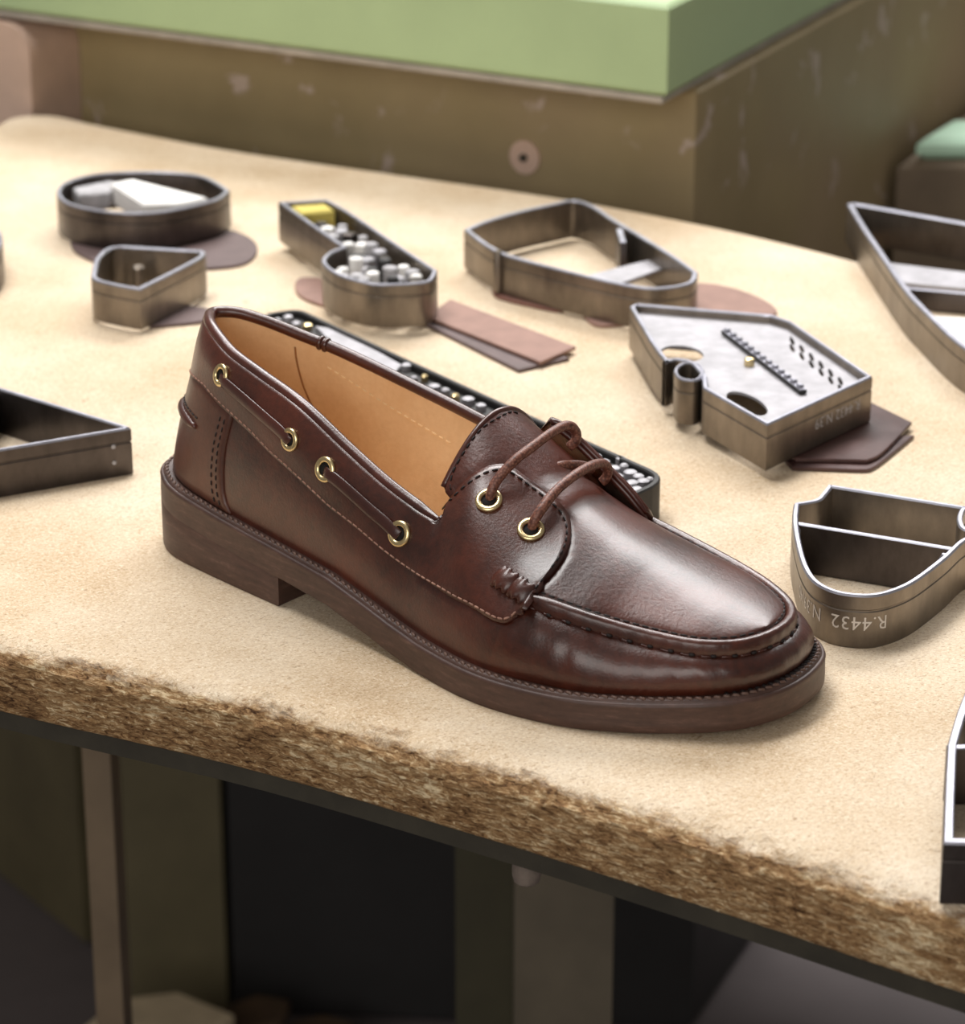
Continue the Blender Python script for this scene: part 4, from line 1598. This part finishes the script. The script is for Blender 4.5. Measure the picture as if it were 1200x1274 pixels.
# far flap: a double thickness that stands up at its inner edge
fe = [(683, 522, 35.5), (699, 529, 37), (722, 549, 39), (750, 577, 40.5), (780, 608, 42), (803, 638, 44)]
inner = catmull([at_y(*p) for p in fe], 6)
outer_ = []
n0 = len(inner)
for k, p in enumerate(inner):
    i = 27.6 - 2.9 * k / (n0 - 1)
    outer_.append(mm(upper_pt(i, 0.55, 1.5)))
P = []
for k, (a, b) in enumerate(zip(inner, outer_)):
    m_ = a.lerp(b, 0.45) + Vector((0.0, 0.006, 0.004)) * (1 - 0.5 * k / n0)
    P.append([((1 - t) ** 2) * a + 2 * t * (1 - t) * m_ + t * t * b for t in edge_samples(10, 0.03)])
farflap, FP_, FN_ = lay('far_flap', P, 0.0016, M['upper'], shoe)
mb = MB()
for dz, r in ((0.0, 0.0011), (-0.0021, 0.0012)):
    mb.add(*tube_geo([p + Vector((0.0006, -0.0003, dz)) for p in inner], [r * min(1, .5 + k / 4, .5 + (n0 - 1 - k) / 6) for k in range(n0)], 8))
mb.obj('flap_edge', M['thong'], farflap)

# ---- eyelets
def eyelet(c, n, R, r, name='eyelet'):
    n = n.normalized()
    u = n.orthogonal().normalized()
    v = n.cross(u)
    mb = MB()
    ringp = [c + n * 0.0003 + (u * math.cos(t) + v * math.sin(t)) * R for t in [2 * math.pi * k / 28 for k in range(28)]]
    mb.add(*tube_geo(ringp, 0, 10, True, (r, r * 0.75), [n] * 28))
    e = mb.obj(name, M['brass'], shoe)
    mb = MB()
    mb.add(*tube_geo([c - n * 0.0006, c + n * 0.00015], R * 0.93, 20))
    mb.obj('eyelet_hole_shade', M['hole_shade'], e)  # dark disc painting the shade of a hole that is not cut
    return e


EY = []
for (x, y, R, r, lift) in ((608, 623, 3.45, 1.05, 0.1), (660, 659.5, 3.45, 1.05, 0.1), (275.5, 467, 3.1, 1.0, 0.1), (361, 547, 3.1, 1.0, 0.1), (405, 584, 3.4, 1.05, 0.1), (497, 664, 3.4, 1.05, 0.1)):
    h, n = on_shoe(x, y)
    # average the normal around the spot
    na = Vector()
    for dx, dy in ((0, 0), (5, 0), (-5, 0), (0, 5), (0, -5)):
        na += on_shoe(x + dx, y + dy)[1]
    na.normalize()
    EY.append((h + na * lift / 1000, na))
    eyelet(h + na * lift / 1000, na, R / 1000, r / 1000)


# ---- laces
def px_path(pl, n=8):
    return resample(catmull([at_y(*p) for p in pl], n), n=60)


E1, E2 = EY[0], EY[1]
y1, y2 = E1[0].y * 1000, E2[0].y * 1000
lace_paths = [
    [(609, 626, y1 + 1.5), (611, 612, y1 + 1.5), (619, 596, y1 + 4), (640, 573, y1 + 10), (662, 556, y1 + 19), (682, 541, y1 + 28), (699, 531, y1 + 36), (709, 530, y1 + 40), (716, 537, y1 + 43), (716, 548, y1 + 43), (708, 556, y1 + 42)],
    [(661, 662, y2 + 1.5), (664, 649, y2 + 1.5), (673, 634, y2 + 4), (690, 612, y2 + 12), (711, 594, y2 + 22), (730, 582, y2 + 32), (744, 577, y2 + 40), (752, 578, y2 + 44), (756, 585, y2 + 46), (754, 594, y2 + 46), (748, 600, y2 + 45)],
    [(640, 606, 6), (655, 597, 9), (672, 587, 14), (690, 581, 20), (707, 578.5, 26), (722, 579, 32), (738, 584, 36)]]
for lpz in lace_paths:
    mb = MB()
    mb.add(*tube_geo(px_path(lpz), 0.00168, 10))
    mb.obj('lace', M['lace'], shoe)

# side thongs threaded through the collar eyelets
for (a, b, pp) in ((2, 3, [(274, 471), (290, 484), (312, 503), (335, 523), (352, 538), (360, 550)]), (4, 5, [(404, 587), (418, 596), (440, 615), (462, 635), (482, 652), (496, 667)])):
    pts, nn = snap_line(pp, n=8)
    m_ = len(pts)
    up = []
    path = []
    for k, (p, n) in enumerate(zip(pts, nn)):
        t = k / (m_ - 1)
        e = min(1, t / 0.08, (1 - t) / 0.08)
        path.append(p + n * (0.0 + 0.0007 * e))
        up.append(n)
    mb = MB()
    mb.add(*tube_geo(path, 0, 12, False, (0.0022, 0.00065), up))
    mb.obj('side_lace', M['thong'], shoe)

# woven keeper at the foot of the flap
sq = [on_shoe(x, y) for x, y in ((619, 716), (624, 719), (630, 723), (635.5, 727), (640, 730), (645, 733), (650, 736.5))]
un_ = sum((q[1] for q in sq), Vector()).normalized()
k_a, k_b = sq[0][0], sq[5][0]
strap = [((k_a.lerp(k_b, t), un_), h) for t, h in ((0, 0.2), (0.2, 1.6), (0.42, 2.2), (0.62, 1.7), (0.78, 0.5), (0.94, 1.8), (1.14, 2.3), (1.34, 1.8), (1.5, 0.2))]
sp_ = catmull([p[0] + p[1] * (h / 1000 * 0.9 - 0.0006) for p, h in strap], 5)
up_ = catmull([p[1] for p, h in strap], 5)
mb = MB()
Vt, Ft = tube_geo(sp_, 0, 14, False, (1, 1), [u.normalized() for u in up_])
Vt = [sp_[k // 14] + (v - sp_[k // 14]) * (0.0016) + (v - sp_[k // 14]).cross(Vector((0, 0, 0))) for k, v in enumerate(Vt)]
# widen across the strap
for k in range(len(sp_)):
    t = (sp_[min(k + 1, len(sp_) - 1)] - sp_[max(k - 1, 0)]).normalized()
    bt = t.cross(up_[k].normalized()).normalized()
    wdt = 2.3 + 0.35 * math.sin(k * 0.9)
    for q in range(14):
        v = Vt[k * 14 + q] - sp_[k]
        Vt[k * 14 + q] = sp_[k] + v + bt * v.dot(bt) * (wdt - 1)
mb.add(Vt, Ft)
keeper = mb.obj('keeper', M['upper'], shoe)
for (a, b) in (((636, 710), (616, 732)), ((656, 723), (637, 744))):
    pa_, na_ = on_shoe(*a)
    pb_, nb_ = on_shoe(*b)
    mb = MB()
    q = [pa_.lerp(pb_, t) + na_.lerp(nb_, t) * 0.0001 for t in (0, .25, .5, .75, 1)]
    mb.add(*tube_geo(q, 0, 8, False, (0.0009, 0.0007), [na_] * 5))
    mb.obj('keeper_slit_shade', M['hole_shade'], keeper)  # dark strip laid on the flap for the shade inside the slit
# seam and stitch row inside, on the far lining
def in_lining(px, py):
    d = (S3 @ ray_dir(px, py)).normalized()
    h, n, _, _ = LB.ray_cast(SC, d)
    return h, n


LB = BVHTree.FromPolygons([tuple(v) for v in LV], LF)
lin = []
for p in catmull([(367, 432, 0), (369, 450, 0), (377, 480, 0), (387, 503, 0), (392, 512, 0)], 5):
    h, n = in_lining(p.x, p.y)
    if h is not None:
        lin.append(h - (S3 @ ray_dir(p.x, p.y)).normalized() * 0.0003)
mb = MB()
mb.add(*tube_geo(lin, 0.00035, 6))
mb.obj('lining_seam', M['lining_edge'], lining)
pts, nn = [], []
for p in catmull([(405, 455, 0), (440, 477, 0), (480, 503, 0), (520, 527, 0), (562, 552, 0)], 8):
    h, n = in_lining(p.x, p.y)
    d = (S3 @ ray_dir(p.x, p.y)).normalized()
    if h is not None:
        pts.append(h)
        nn.append(n if n.dot(d) < 0 else -n)
stitches('lining_stitching', pts, nn, 0.0031, 0.0020, 0.00032, M['lining_thread'], lining, 0.0001)
